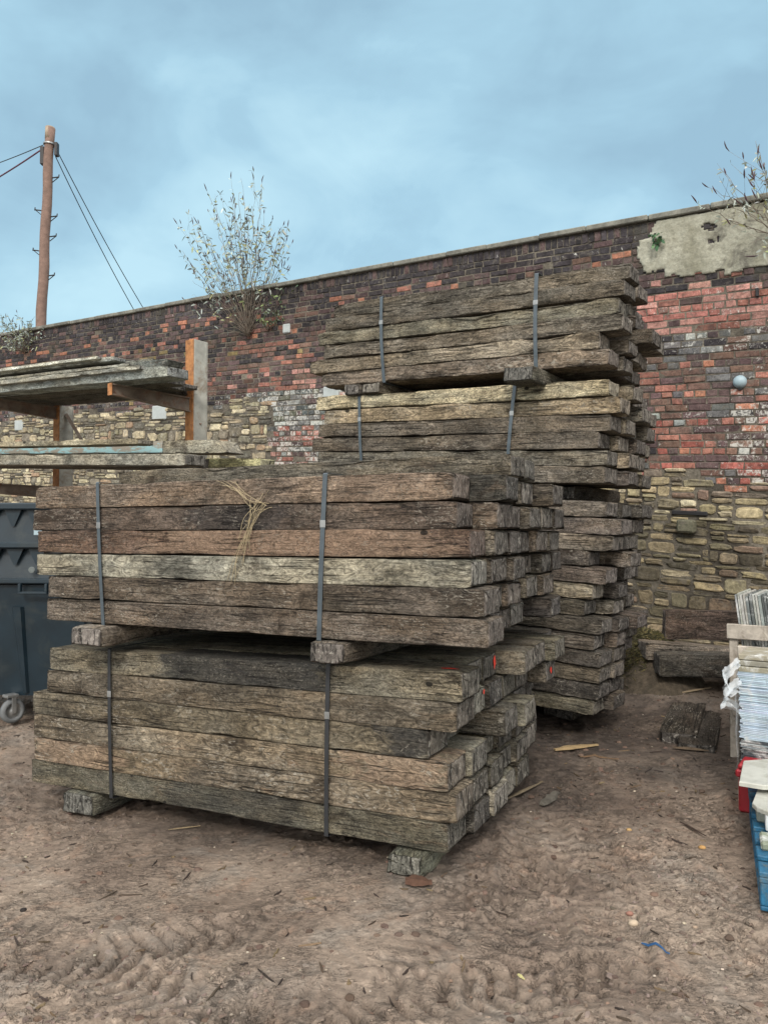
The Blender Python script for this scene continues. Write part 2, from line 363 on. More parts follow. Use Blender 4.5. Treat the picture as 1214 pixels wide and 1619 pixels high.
def gz(x, y, detail=True):
    x = np.asarray(x, float); y = np.asarray(y, float)
    z = gbase(x, y)
    near = np.exp(-(np.maximum(0, np.hypot(x, y-4)-5)/2)**2)
    z = z+near*(.018*fbm(x*1.3, y*1.3, 0, 11, 3))
    if detail:
        em = 0; gm_ = 0
        churn = np.clip(fbm(x*.9, y*.9, 0, 31, 3)*1.2+.55, .15, 1)
        for a, b, w, dp, sg in TR:
            wob = .08*fbm(x*.8, y*.8, 3, 77, 2)
            s, c, L = seg(x, y, a, b); c = c+wob
            env = 1/(1+np.exp(-(w/2-np.abs(c))/.022)) * (1/(1+np.exp(-(s+.1)/.08)))*(1/(1+np.exp(-(L-s+.1)/.08)))
            lug = (s+sg*np.abs(c)*.5+.012*fbm(x*6, y*6, 0, 5, 2)+.006*fbm(x*25, y*25, 0, 6, 2))*math.pi/.082
            br = np.clip(fbm(x*1.9, y*1.9, 9, 55, 3)*1.8+1.05, 0, 1)
            em = np.maximum(em, env*br); gm_ = np.maximum(gm_, env*br*np.clip((np.abs(np.cos(lug))-.72)*5, 0, 1)); z = z+near*env*br*(-dp*.3-dp*.85*np.clip((np.abs(np.cos(lug))-.72)*5, 0, 1)*np.clip(.75+fbm(x*8, y*8, 0, 15, 2)*2, 0, 1))
            rim = np.exp(-((np.abs(c)-w/2-.03)/.03)**2)*(s > -.1)*(s < L+.1)
            z = z+near*rim*br*dp*.55*np.clip(.5+fbm(x*7, y*7, 1, 3, 3)*1.5, 0, 1.5)
        wx = x+.05*fbm(x*4, y*4, 5, 301, 2); wy = y+.05*fbm(x*4, y*4, 9, 302, 2)
        mk = np.clip(.32+1.9*fbm(x*1.1, y*1.5, 0, 31, 4)+.2*(y < 3.2), .06, 1)*(1-.72*em)
        def terr(n_, k_): q_ = n_*k_; f_ = np.floor(q_); r_ = q_-f_; e_ = np.clip(r_/.22, 0, 1); return (f_+e_*e_*(3-2*e_)*.8+.2*r_)/k_
        z = z+near*mk*.024*terr(fbm(wx*3.1+.6*y, wy*6.5, 0, 41, 4), 9)+near*.011*fbm(x*2.2, y*2.6, 0, 44, 3)
        z = z+near*mk*.013*terr(fbm(wx*9, wy*15, 0, 42, 3), 5)
        cl = np.clip(fbm(wx*14, wy*19, 0, 61, 3)-.20, 0, .25); z = z+near*mk*.045*cl
        cl = np.clip(fbm(wx*33, wy*38, 0, 63, 3)-.20, 0, .3); z = z+near*(.2+mk)*.040*cl
    if detail == 'tread_shade': return np.clip(em*.10+gm_*.42, 0, .6)*near  # tracks and tread grooves darkened in colour, standing in for groove shade
    return z
xs = np.concatenate([-np.geomspace(400, 3.5, 26), np.linspace(-3.45, 3.4, 640), np.geomspace(3.5, 400, 26)])
ys = np.concatenate([-np.geomspace(300, 1.5, 18), np.linspace(-1.2, 1.9, 14), np.linspace(2.0, 4.2, 300), np.linspace(4.215, 8.5, 290), np.geomspace(8.7, 600, 30)])
XX, YY = np.meshgrid(xs, ys); ZZ = gz(XX, YY)
V = np.stack([XX.ravel(), YY.ravel(), ZZ.ravel()], 1); nx, ny = len(xs), len(ys)
I = np.arange(nx*ny).reshape(ny, nx); FA = np.stack([I[:-1, :-1], I[:-1, 1:], I[1:, 1:], I[1:, :-1]], -1).reshape(-1, 4)
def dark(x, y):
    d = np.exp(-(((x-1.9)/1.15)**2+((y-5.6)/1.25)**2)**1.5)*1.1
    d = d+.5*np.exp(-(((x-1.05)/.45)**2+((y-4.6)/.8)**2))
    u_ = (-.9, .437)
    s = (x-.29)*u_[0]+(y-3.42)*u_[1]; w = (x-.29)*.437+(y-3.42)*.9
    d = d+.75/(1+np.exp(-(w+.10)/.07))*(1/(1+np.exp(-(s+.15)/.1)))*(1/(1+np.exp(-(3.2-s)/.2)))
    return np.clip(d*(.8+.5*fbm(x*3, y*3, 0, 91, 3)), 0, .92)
me = bpy.data.meshes.new('ground'); me.vertices.add(len(V)); me.vertices.foreach_set('co', V.astype(np.float32).ravel())
me.loops.add(FA.size); me.loops.foreach_set('vertex_index', FA.astype(np.int32).ravel())
me.polygons.add(len(FA)); me.polygons.foreach_set('loop_start', np.arange(0, FA.size, 4, dtype=np.int32)); me.polygons.foreach_set('use_smooth', np.ones(len(FA), bool))
me.update(calc_edges=True); me.materials.append(M_MUD)
a = me.color_attributes.new('bcol', 'FLOAT_COLOR', 'POINT'); arr = np.ones((len(V), 4), np.float32); arr[:, 3] = np.maximum(dark(V[:, 0], V[:, 1]), gz(V[:, 0], V[:, 1], 'tread_shade')); a.data.foreach_set('color', arr.ravel())
o = bpy.data.objects.new('ground', me); C.objects.link(o); tag(o, 'churned brown mud of the yard with tyre tracks', kind='structure')

# ------------------------------------------------------------------ sleepers
def ringpts(w, h, r, nw, nh):
    P = []; N = []
    def side(p0, p1, n, nrm):
        for i in range(n):
            t_ = (i+.5)/n; P.append((p0[0]+(p1[0]-p0[0])*t_, p0[1]+(p1[1]-p0[1])*t_)); N.append(nrm)
    def corner(cx, cy, a0):
        for k in range(3):
            t_ = a0+k*math.pi/4; P.append((cx+r*math.cos(t_), cy+r*math.sin(t_))); N.append((math.cos(t_), math.sin(t_)))
    a, b = w/2, h/2
    side((a, -b+r), (a, b-r), nh, (1, 0)); corner(a-r, b-r, 0)
    side((a-r, b), (-a+r, b), nw, (0, 1)); corner(-a+r, b-r, math.pi/2)
    side((-a, b-r), (-a, -b+r), nh, (-1, 0)); corner(-a+r, -b+r, math.pi)
    side((-a+r, -b), (a-r, -b), nw, (0, -1)); corner(a-r, -b+r, 1.5*math.pi)
    return np.array(P), np.array(N)
def beam_mesh(L, w, h, seed, nx=90, nw=8, nh=6, A=.006, groove=.004, chip=.010, bend=.006, tilt=.03, r=.005, mat=None, dense=False, endA=.008, taper=0.0):
    P, N = ringpts(w, h, r, nw, nh); n = len(P)
    tt = np.linspace(0, 1, nx)
    if dense: tt = np.concatenate([np.linspace(0, .22, int(nx*.65)), np.linspace(.26, 1, nx-int(nx*.65))])
    x = (tt-.5)*L; X = np.repeat(x[:, None], n, 1); Y = np.repeat(P[None, :, 0], nx, 0).copy(); Z = np.repeat(P[None, :, 1], nx, 0).copy()
    NY = N[None, :, 0]; NZ = N[None, :, 1]; so = seed*7.31
    d = A*(fbm(X*3.2+so, Y*16, Z*16, seed, 4)-.25)
    gr = 1-np.abs(fbm(X*1.3+so, Y*38, Z*38, seed+5, 2)); gr = np.clip((gr-.80)/.2, 0, 1)**1.5*np.clip(.5+fbm(X*.9+so, Y*5, Z*5, seed+8, 2)*1.6, 0, 1.3)
    d = d-groove*gr
    iscorner = (np.abs(NY*NZ) > .2)*1.0; nearc = np.exp(-((w/2-np.abs(Y))/.022)**2)*np.exp(-((h/2-np.abs(Z))/.022)**2)
    quad = np.sign(Y)*1.7+np.sign(Z)*.9
    cn = np.clip(fbm(X*3.5+so, quad*3.1, 0, seed+3, 4)*1.7-.05, 0, 1)
    d = d-chip*cn*np.maximum(iscorner*.6, nearc)*1.3
    endd = np.minimum(x+L/2, L/2-x)[:, None]; er = np.exp(-endd/.012)
    d = d-.006*er-endA*.8*np.exp(-endd/.05)*np.clip(fbm(X*9+so, Y*12, Z*12, seed+2, 3)+.3, 0, 1)
    Y = Y+NY*d+bend*fbm(X*.9+so, 0, 0, seed+11, 2); Z = Z+NZ*d+bend*.6*fbm(X*.9+so, 3, 0, seed+12, 2)*np.where(Z > 0, 1, .4)
    endw = np.clip((np.abs(X)/(L/2)-.9)/.1, 0, 1)
    t1 = random.uniform(-tilt, tilt); t2 = random.uniform(-tilt, tilt)
    X = X+endw*(t1*Y+t2*Z)*1.0
    verts = np.stack([X, Y, Z], -1).reshape(-1, 3).tolist(); faces = []
    for i in range(nx-1):
        for k in range(n):
            k2 = (k+1) % n; faces.append((i*n+k, (i+1)*n+k, (i+1)*n+k2, i*n+k2))
    for end in (0, 1):
        base = 0 if end == 0 else (nx-1)*n; ring = np.array(verts[base:base+n]); cen = ring.mean(0); prev = list(range(base, base+n)); sg = -1 if end == 0 else 1
        for kf, sc in enumerate((.86, .62, .34)):
            q = cen+(ring-cen)*sc; q[:, 0] = ring[:, 0]*sc+cen[0]*(1-sc)+sg*(.003+endA*fbm(q[:, 1]*22+so, q[:, 2]*22, end*9, seed+4, 3))
            st = len(verts); verts += q.tolist()
            for k in range(n):
                k2 = (k+1) % n; fc = (prev[k], prev[k2], st+k2, st+k); faces.append(fc if end == 0 else fc[::-1])
            prev = list(range(st, st+n))
        st = len(verts); verts.append((cen+np.array([sg*.003, 0, 0])).tolist())
        for k in range(n):
            k2 = (k+1) % n; fc = (prev[k], prev[k2], st); faces.append(fc if end == 0 else fc[::-1])
    return mesh('sleeper', verts, faces, mat or M_SLEEP, smooth=True)
def frame(u, up=(0, 0, 1)):
    u = np.array(u, float); u /= np.linalg.norm(u); up = np.array(up, float); vv = np.cross(up, u); vv /= np.linalg.norm(vv); n = np.cross(u, vv)
    return u, -vv, n        # u along, v away, n up
def mat4(u, v, n, loc, roll=0):
    M = Matrix(((u[0], -v[0], n[0], loc[0]), (u[1], -v[1], n[1], loc[1]), (u[2], -v[2], n[2], loc[2]), (0, 0, 0, 1)))
    return M @ Matrix.Rotation(roll, 4, 'X') if roll else M
ORD = ['first', 'second', 'third', 'fourth', 'fifth', 'sixth', 'seventh', 'eighth']
def s_on(Cn, u, px):
    k = (px-607)/F; return (k*Cn[1]-Cn[0])/(u[0]-k*u[1])
seedc = [100]
def jit(c, a=.1): 
    f = 1+random.uniform(-a, a); return tuple(max(0, q*f*(1+random.uniform(-.04, .04))) for q in c)
def place_beam(name, Cn, u, v, n, s0, L, w0, wd, z0, h, tone, warm, nx=90, dense=False, roll=0, yaw=0, **kw):
    seedc[0] += 1
    me = beam_mesh(L, wd, h, seedc[0], nx=nx, dense=dense, **kw)
    loc = np.array(Cn)+np.array(u)*(s0+L/2)+np.array(v)*(w0+wd/2)+np.array(n)*(z0+h/2)
    M = mat4(u, v, n, loc, roll)
    if yaw: M = M @ Matrix.Rotation(yaw, 4, 'Z')
    o = link(name, me, None, M, tone); o['warm'] = float(warm); return o
def shade_word(t):
    l = sum(t)/3
    return 'pale grey' if l > .2 else ('grey' if l > .13 else ('brown' if l > .08 else 'dark brown'))
def bundle(Cn, u, v, n, pitch, rights, lefts, tones, ncol, where, group, offs, ends, wcol=.25, full=110, A=.0035, chip=.010, adj=.0, zj=.001, bend=.005, groove=.003):
    """rights/lefts: photo columns where the front sleeper of each layer starts and ends, counted from the top layer; ends: palette for the sleepers behind"""
    NL = len(rights); H = []
    for k in range(NL):
        z0 = pitch*(NL-1-k); s0 = s_on(Cn, u, rights[k]); s1 = s_on(Cn, u, lefts[k]); w0 = 0
        for c in range(ncol):
            if c == 0:
                tn, wm = tones[k]; L = s1-s0; st = s0
            else:
                off = offs[k][c] if c < len(offs[k]) else 0
                if off is None: w0 += wcol; continue
                st = -off+random.uniform(-.02, .02); L = 2.6+random.uniform(-.06, .04); tn = jit(random.choice(ends), .22); wm = random.random()*.6
            wd = wcol-.006-random.random()*.008; hh = pitch+.001-random.random()*.003-(0.006 if c and random.random() < .3 else 0)
            if c == 0: lab = f'{shade_word(tn)} railway sleeper, front row, {ORD[k]} layer down, {where}'
            else: lab = f'{shade_word(tn)} railway sleeper, {ORD[c]} row back, {ORD[k]} layer down, {where}'
            o = place_beam('railway_sleeper', Cn, u, v, n, st, L, w0+(random.uniform(-.004, .004) if c == 0 else 0), wd, z0+random.uniform(0, zj), hh, tn, wm,
                           nx=full if c == 0 else 34, dense=c > 0, nw=8 if c == 0 else 6, nh=6 if c == 0 else 5, A=A, chip=chip, bend=bend if c == 0 else bend*.5, groove=groove, roll=random.uniform(-.006, .006))
            tag(o, lab, 'railway sleeper', group); w0 += wcol
    return
def strap(Cn, u, v, n, sb, st, H, Wd, name_lab, mat, wid=.022, group='steel straps round the sleeper bundles', bulge=.006):
    g = .007; m = MB(); pts = []
    def P_(s, w, z): return np.array(Cn)+np.array(u)*s+np.array(v)*w+np.array(n)*z
    seq = []
    for i in range(11):
        q = i/10; seq.append((sb+(st-sb)*q, -g-bulge*math.sin(math.pi*q), -g+(H+2*g)*q, (0, -1, 0)))
    seq += [(st, .0, H+g+.004, (0, -.7, .7)), (st, Wd+g, H+g, (0, .7, .7)), (sb, Wd+g, -g, (0, .7, -.7)), (sb, 0, -g-.002, (0, -.7, -.7))]
    vv = []; ff = []; k = len(seq)
    for (s, w, z, nr) in seq:
        nr = np.array(u)*nr[0]+np.array(v)*nr[1]+np.array(n)*nr[2]; p = P_(s, w, z)
        for ds, dn in ((-wid/2, 0), (wid/2, 0), (wid/2, .0025), (-wid/2, .0025)): vv.append(p+np.array(u)*ds+nr*dn)
    for i in range(k):
        j = (i+1) % k
        for q in range(4):
            q2 = (q+1) % 4; ff.append((i*4+q, j*4+q, j*4+q2, i*4+q2))
    m.add(vv, ff); o = m.build('steel_strap', mat); tag(o, name_lab, 'strap', group)
    i_ = 7; q_ = i_/10; p = P_(sb+(st-sb)*q_, -g-bulge*math.sin(math.pi*q_)-.005, -g+(H+2*g)*q_); b2 = MB()
    b2.box(p-np.array(u)*(wid*.62)-np.array(n)*.017, np.array(u)*wid*1.24, np.array(v)*.004, np.array(n)*.034, (1, 1, 1), .0012)
    sl = b2.build('strap_seal', M_METAL); sl.parent = o; return o

# near stack ------------------------------------------------------------
uF = np.array([-.9, .4365, 0]); 
u1, v1, n1_ = frame(uF+np.array([0, 0, -.002]))
C1 = W(742, 0, 3.275); C1[2] = EYE-.498
K = 1.28
T1 = [(S(118, 97, 80, K), .8), (S(84, 68, 58, K), .7), (S(96, 70, 55, K), 1.25), (S(126, 122, 110, K), .15), (S(88, 76, 66, K), .2), (S(97, 83, 72, K), .2)]
ends1 = [S(96, 88, 78, K), S(80, 70, 62, K), S(108, 100, 88, K), S(70, 66, 62, K), S(92, 78, 66, K)]
off1 = [[0, .08, .0, .02, .10, -.02, -.12], [0, .05, .03, .04, .04, .08, .0], [0, .02, .03, 0, .02, .02, -.02], [0, .02, .04, -.16, -.05, .0, -.02],
        [0, 0, .02, -.05, -.04, -.02, -.06], [0, 0, -.04, -.03, -.12, .05, -.06]]
bundle(C1, u1, v1, n1_, .1265, [714, 720, 741, 743, 763, 770], [55, 50, 58, 58, 77, 75], T1, 7, 'upper bundle of near stack', 'sleepers in the upper near bundle', off1, ends1)
cap1 = [(2, 808, 186, S(98, 90, 78, K), 'long grey-brown sleeper lying loose on top of the near stack, behind the front edge'),
        (3, 828, 230, S(104, 100, 90, K), 'grey sleeper lying loose on top of the near stack, furthest back')]
for c, pr, pl, tn, lab in cap1:
    Cc = C1+v1*.25*c; s0 = s_on(Cc, u1, pr); s1 = s_on(Cc, u1, pl)
    o = place_beam('railway_sleeper', C1, u1, v1, n1_, s0, s1-s0, .25*c, .24, .1265*6+.002, .118, tn, .4, nx=80, chip=.02)
    tag(o, lab, 'railway sleeper', 'loose sleepers on top of the near stack')
u2, v2, n2_ = frame(uF+np.array([0, 0, -.019]))
C2 = W(711, 0, 3.42); C2[2] = EYE-1.427
T2 = [(S(112, 104, 88, K), .5), (S(94, 82, 67, K), .3), (S(96, 86, 70, K), .2), (S(108, 94, 76, K), .8), (S(106, 90, 70, K), 1.0), (S(92, 86, 72, K), .5)]
ends2 = [S(110, 104, 86, K), S(96, 88, 74, K), S(126, 120, 104, K), S(80, 74, 66, K)]
off2 = [[0, .0, .0, .13, .13, .20, .05], [0, .01, .02, .01, .0, .12, .02], [0, -.14, .12, .13, -.02, -.04, -.06], [0, .01, -.02, .0, .02, -.02, -.06],
        [0, .01, .02, .0, .0, -.02, -.08], [0, .01, .03, -.01, .0, -.10, -.12]]
bundle(C2, u2, v2, n2_, .1336, [733, 724, 678, 708, 720, 706], [84, 78, 56, 57, 58, 53], T2, 7, 'lower bundle of near stack', 'sleepers in the lower near bundle', off2, ends2)
# bearers under and between the near bundles
def bearer(Cn, u, v, n, px, wpx, z, h, L, w0, tone, lab, nm='timber_bearer', chip=.02, A=.008):
    s1 = s_on(Cn, u, px); s0 = s_on(Cn, u, px+wpx); wd = s1-s0; seedc[0] += 1
    me = beam_mesh(L, wd, h, seedc[0], nx=70, chip=chip, A=A, r=.012)
    loc = np.array(Cn)+np.array(u)*(s0+s1)/2+np.array(v)*(w0+L/2)+np.array(n)*(z+h/2)
    M = mat4(v, -np.array(u), n, loc); o = link(nm, me, None, M, tone); o['warm'] = .2
    return tag(o, lab, 'timber bearer', 'timber bearers holding the bundles apart')
CB = C1.copy(); g1 = C1[2]-(C2[2]+.1336*6)
bearer(CB, u1, v1, n1_, 137, 48, -.112, .108, 1.7, -.10, S(108, 98, 90, K), 'grey worn bearer at the left between the two near bundles')
bearer(CB, u1, v1, n1_, 494, 58, -.114, .110, 1.7, -.03, S(100, 90, 82, K), 'brown-grey bearer right of centre between the two near bundles')
bearer(C2, u2, v2, n2_, 107, 50, -.128, .125, 1.7, -.02, S(92, 92, 84, K), 'square grey bearer under the left end of the lower near bundle')
bearer(C2, u2, v2, n2_, 612, 62, -.125, .120, 1.7, -.03, S(104, 103, 88, K), 'mossy rough bearer on the mud under the right end of the near stack', chip=.04, A=.02)
H1 = .1265*6; H2 = .1336*6
strap(C1, u1, v1, n1_, s_on(C1, u1, 506), s_on(C1, u1, 516), H1, 1.75, 'grey-blue steel strap round the upper near bundle, right of the straw', M_STRAP, .024)
strap(C1, u1, v1, n1_, s_on(C1, u1, 167), s_on(C1, u1, 156), H1, 1.75, 'steel strap round the left end of the upper near bundle', M_STRAP, .022)
strap(C2, u2, v2, n2_, s_on(C2, u2, 518), s_on(C2, u2, 525), H2, 1.75, 'dark strap round the lower near bundle, right of centre', M_STRAPD, .022)
strap(C2, u2, v2, n2_, s_on(C2, u2, 182), s_on(C2, u2, 180), H2, 1.75, 'dark strap round the left end of the lower near bundle', M_STRAPD, .022)

def zone_on(lbl, key, Cn, u, px0, px1, st):
    for q in C.objects:
        if lbl in q.get('label', ''):
            cen = (q.matrix_world.translation - Vector(tuple(map(float, Cn)))).dot(Vector(tuple(map(float, u))))
            sa, sb = s_on(Cn, u, px1), s_on(Cn, u, px0); q[key] = [float((sa+sb)/2-cen), float(abs(sb-sa)/2), float(st)]
bpy.context.view_layer.update()
UN, LN = 'upper bundle of near stack', 'lower bundle of near stack'
zone_on('front row, first layer down, '+LN, 'stain_shade', C2, u2, 262, 520, 1.0)  # dark band: a stain plus the shade below the upper bundle, both in colour
zone_on('front row, third layer down, '+LN, 'stain_shade', C2, u2, 600, 690, .9)
zone_on('front row, sixth layer down, '+LN, 'stain_shade', C2, u2, 270, 470, .55)
zone_on('front row, fifth layer down, '+LN, 'stain_shade', C2, u2, 300, 420, .45)
zone_on('front row, first layer down, '+UN, 'stain_shade', C1, u1, 700, 760, 1.0)
zone_on('front row, second layer down, '+UN, 'stain_shade', C1, u1, 300, 450, .7)
zone_on('front row, third layer down, '+UN, 'bare', C1, u1, 230, 690, .9)
zone_on('front row, first layer down, '+UN, 'bare', C1, u1, 520, 690, .6)
zone_on('front row, fourth layer down, '+LN, 'bare', C2, u2, 530, 700, .8)
zone_on('front row, fifth layer down, '+LN, 'bare', C2, u2, 60, 180, .7)
# rear stack ------------------------------------------------------------
uW = np.array([-.815, .579, .053]); uW /= np.linalg.norm(uW)
u3, v3, n3_ = frame(uW)
PX3 = 955; C3 = W(PX3, 0, 5.25)
def CC(z): q = C3.copy(); q[2] = EYE+z; return q
gr_ = [S(104, 96, 84, K), S(90, 82, 74, K), S(84, 74, 68, K), S(112, 104, 92, K)]
TT = [(S(88, 80, 70, K), .1), (S(96, 88, 78, K), .2), (S(112, 106, 90, K), .1), (S(98, 88, 76, K), .2), (S(120, 108, 92, K), .2), (S(106, 92, 80, K), .2)]
bundle(CC(1.135), u3, v3, n3_, .116, [988, 983, 974, 981, 946, 962], [522, 509, 500, 509, 487, 504], TT, 4, 'top rear bundle by the wall', 'sleepers in the top rear bundle',
       [[0, -.02, .04, -.12], [0, -.05, -.02, -.05], [0, -.08, .04, -.10], [0, -.12, .16, .12], [0, .06, .02, -.02], [0, .04, -.06, -.04]], gr_, A=.010, chip=.024, bend=.019, zj=.004, groove=.010)
TM = [(S(158, 146, 116, K), .2), (S(128, 112, 88, K), .5), (S(92, 82, 72, K), .1), (S(88, 78, 68, K), .2), (S(96, 90, 80, K), .1), (S(98, 88, 78, K), .1)]
bundle(CC(.325), u3, v3, n3_, .1195, [954, 973, 959, 942, 956, 956], [494, 507, 500, 490, 500, 500], TM, 4, 'middle rear bundle by the wall', 'sleepers in the middle rear bundle',
       [[0, .10, .0, -.02], [0, .0, .06, .04], [0, .06, -.04, .06], [0, -.02, .06, .0], [0, .08, .06, -.08], [0, .08, .02, .02]], gr_+[S(120, 110, 92, K)], A=.007, chip=.018, bend=.012, groove=.006)
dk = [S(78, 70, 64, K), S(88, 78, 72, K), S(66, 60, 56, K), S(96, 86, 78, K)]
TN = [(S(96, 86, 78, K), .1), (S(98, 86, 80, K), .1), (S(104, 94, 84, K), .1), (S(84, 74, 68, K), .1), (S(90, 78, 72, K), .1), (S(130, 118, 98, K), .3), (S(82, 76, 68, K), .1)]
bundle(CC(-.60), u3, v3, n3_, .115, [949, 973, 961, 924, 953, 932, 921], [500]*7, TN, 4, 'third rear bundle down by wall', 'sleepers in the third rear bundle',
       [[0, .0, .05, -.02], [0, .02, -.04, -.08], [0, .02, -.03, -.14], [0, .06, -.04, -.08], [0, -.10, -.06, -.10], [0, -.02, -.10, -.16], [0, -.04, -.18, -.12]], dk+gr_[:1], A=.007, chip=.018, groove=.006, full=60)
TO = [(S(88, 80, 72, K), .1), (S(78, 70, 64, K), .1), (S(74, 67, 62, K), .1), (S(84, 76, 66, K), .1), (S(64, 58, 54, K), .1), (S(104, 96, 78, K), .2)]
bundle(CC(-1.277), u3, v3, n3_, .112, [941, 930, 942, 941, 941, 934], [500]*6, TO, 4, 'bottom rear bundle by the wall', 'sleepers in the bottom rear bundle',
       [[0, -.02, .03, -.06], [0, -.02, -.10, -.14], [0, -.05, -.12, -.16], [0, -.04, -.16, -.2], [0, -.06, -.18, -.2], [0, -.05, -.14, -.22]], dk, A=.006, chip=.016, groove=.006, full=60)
def bearer3(z, px, wpx, h, L, w0, tone, lab, **k): return bearer(CC(z), u3, v3, n3_, px, wpx, -h-.003, h, L, w0, tone, lab, **k)
bearer3(1.135, 549, 26, .105, 1.0, -.05, S(82, 76, 70, K), 'dark narrow bearer, left of a lighter one, under the top rear bundle')
bearer3(1.135, 577, 30, .100, 1.0, -.045, S(112, 104, 88, K), 'light brown bearer beside the dark one under the top rear bundle')
bearer3(1.135, 817, 48, .108, 1.0, -.22, S(84, 84, 78, K), 'broad grey bearer under the right half of the top rear bundle', chip=.008, A=.003)
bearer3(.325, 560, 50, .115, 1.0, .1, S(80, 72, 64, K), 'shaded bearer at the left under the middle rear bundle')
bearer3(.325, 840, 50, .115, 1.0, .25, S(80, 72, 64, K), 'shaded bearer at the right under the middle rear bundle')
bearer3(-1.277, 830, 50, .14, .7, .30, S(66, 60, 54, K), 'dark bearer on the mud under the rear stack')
HT = .116*6; HM = .1195*6
cT = CC(1.135); cM = CC(.325)
strap(cT, u3, v3, n3_, s_on(cT, u3, 608), s_on(cT, u3, 598), HT, 1.0, 'grey strap round the left part of the top rear bundle', M_STRAP, .030, bulge=.02)
strap(cT, u3, v3, n3_, s_on(cT, u3, 849), s_on(cT, u3, 843), HT, 1.0, 'grey strap round the right part of the top rear bundle', M_STRAP, .030, bulge=.02)
strap(cM, u3, v3, n3_, s_on(cM, u3, 574), s_on(cM, u3, 563), HM, 1.0, 'grey strap round the left part of the middle rear bundle', M_STRAP, .027, bulge=.015)
strap(cM, u3, v3, n3_, s_on(cM, u3, 801), s_on(cM, u3, 808), HM, 1.0, 'grey strap round the right part of the middle rear bundle', M_STRAP, .027, bulge=.015)

# red paint dabs on sleeper ends (children of the sleepers they are sprayed on)
def find(lbl):
    for q in C.objects:
        if q.get('label', '').find(lbl) >= 0: return q
def dab(lbl, y, z, w, h, face='end'):
    o = find(lbl)
    if o is None: return
    me = o.data; co = np.empty(len(me.vertices)*3, np.float32); me.vertices.foreach_get('co', co); co = co.reshape(-1, 3)
    R_ = random.Random(int(abs(y)*1000)+3); v = []; f = []; nn = 14
    if face == 'end': x0 = co[np.abs(co[:, 1]-y)+np.abs(co[:, 2]-z) < .09][:, 0].min()-.004
    else: z0 = co[(np.abs(co[:, 0]-y) < .1)][:, 2].max()+.002
    for k in range(nn):
        a_ = 2*math.pi*k/nn; rr = R_.uniform(.6, 1.1)
        v.append((x0, y+w/2*rr*math.cos(a_), z+h/2*rr*math.sin(a_)) if face == 'end' else (y+w/2*rr*math.cos(a_), z+h/2*rr*math.sin(a_), z0))
    v.append((x0, y, z) if face == 'end' else (y, z, z0))
    f = [(k, (k+1) % nn, nn) for k in range(nn)]
    if face == 'end': f = [q[::-1] for q in f]
    ob = link('paint_mark', mesh('paint_mark', v, f, M_PAINTR)); ob.parent = o; ob['label'] = 'orange-red spray paint mark'
dab('second row back, first layer down, lower bundle of near stack', .0, .0, .03, .06)
for o in list(C.objects):
    lb = o.get('label', '')
    if 'third row back, first layer down, lower bundle of near' in lb: dab(lb, -.05, .01, .04, .07)
    if 'second row back, second layer down, lower bundle of near' in lb: dab(lb, -.07, .035, .03, .03)
    if 'sixth row back, second layer down, lower bundle of near' in lb: dab(lb, .02, .0, .05, .05)
    if 'front row, first layer down, lower bundle of near' in lb: dab(lb, -1.18, .03, .10, .03, 'top')

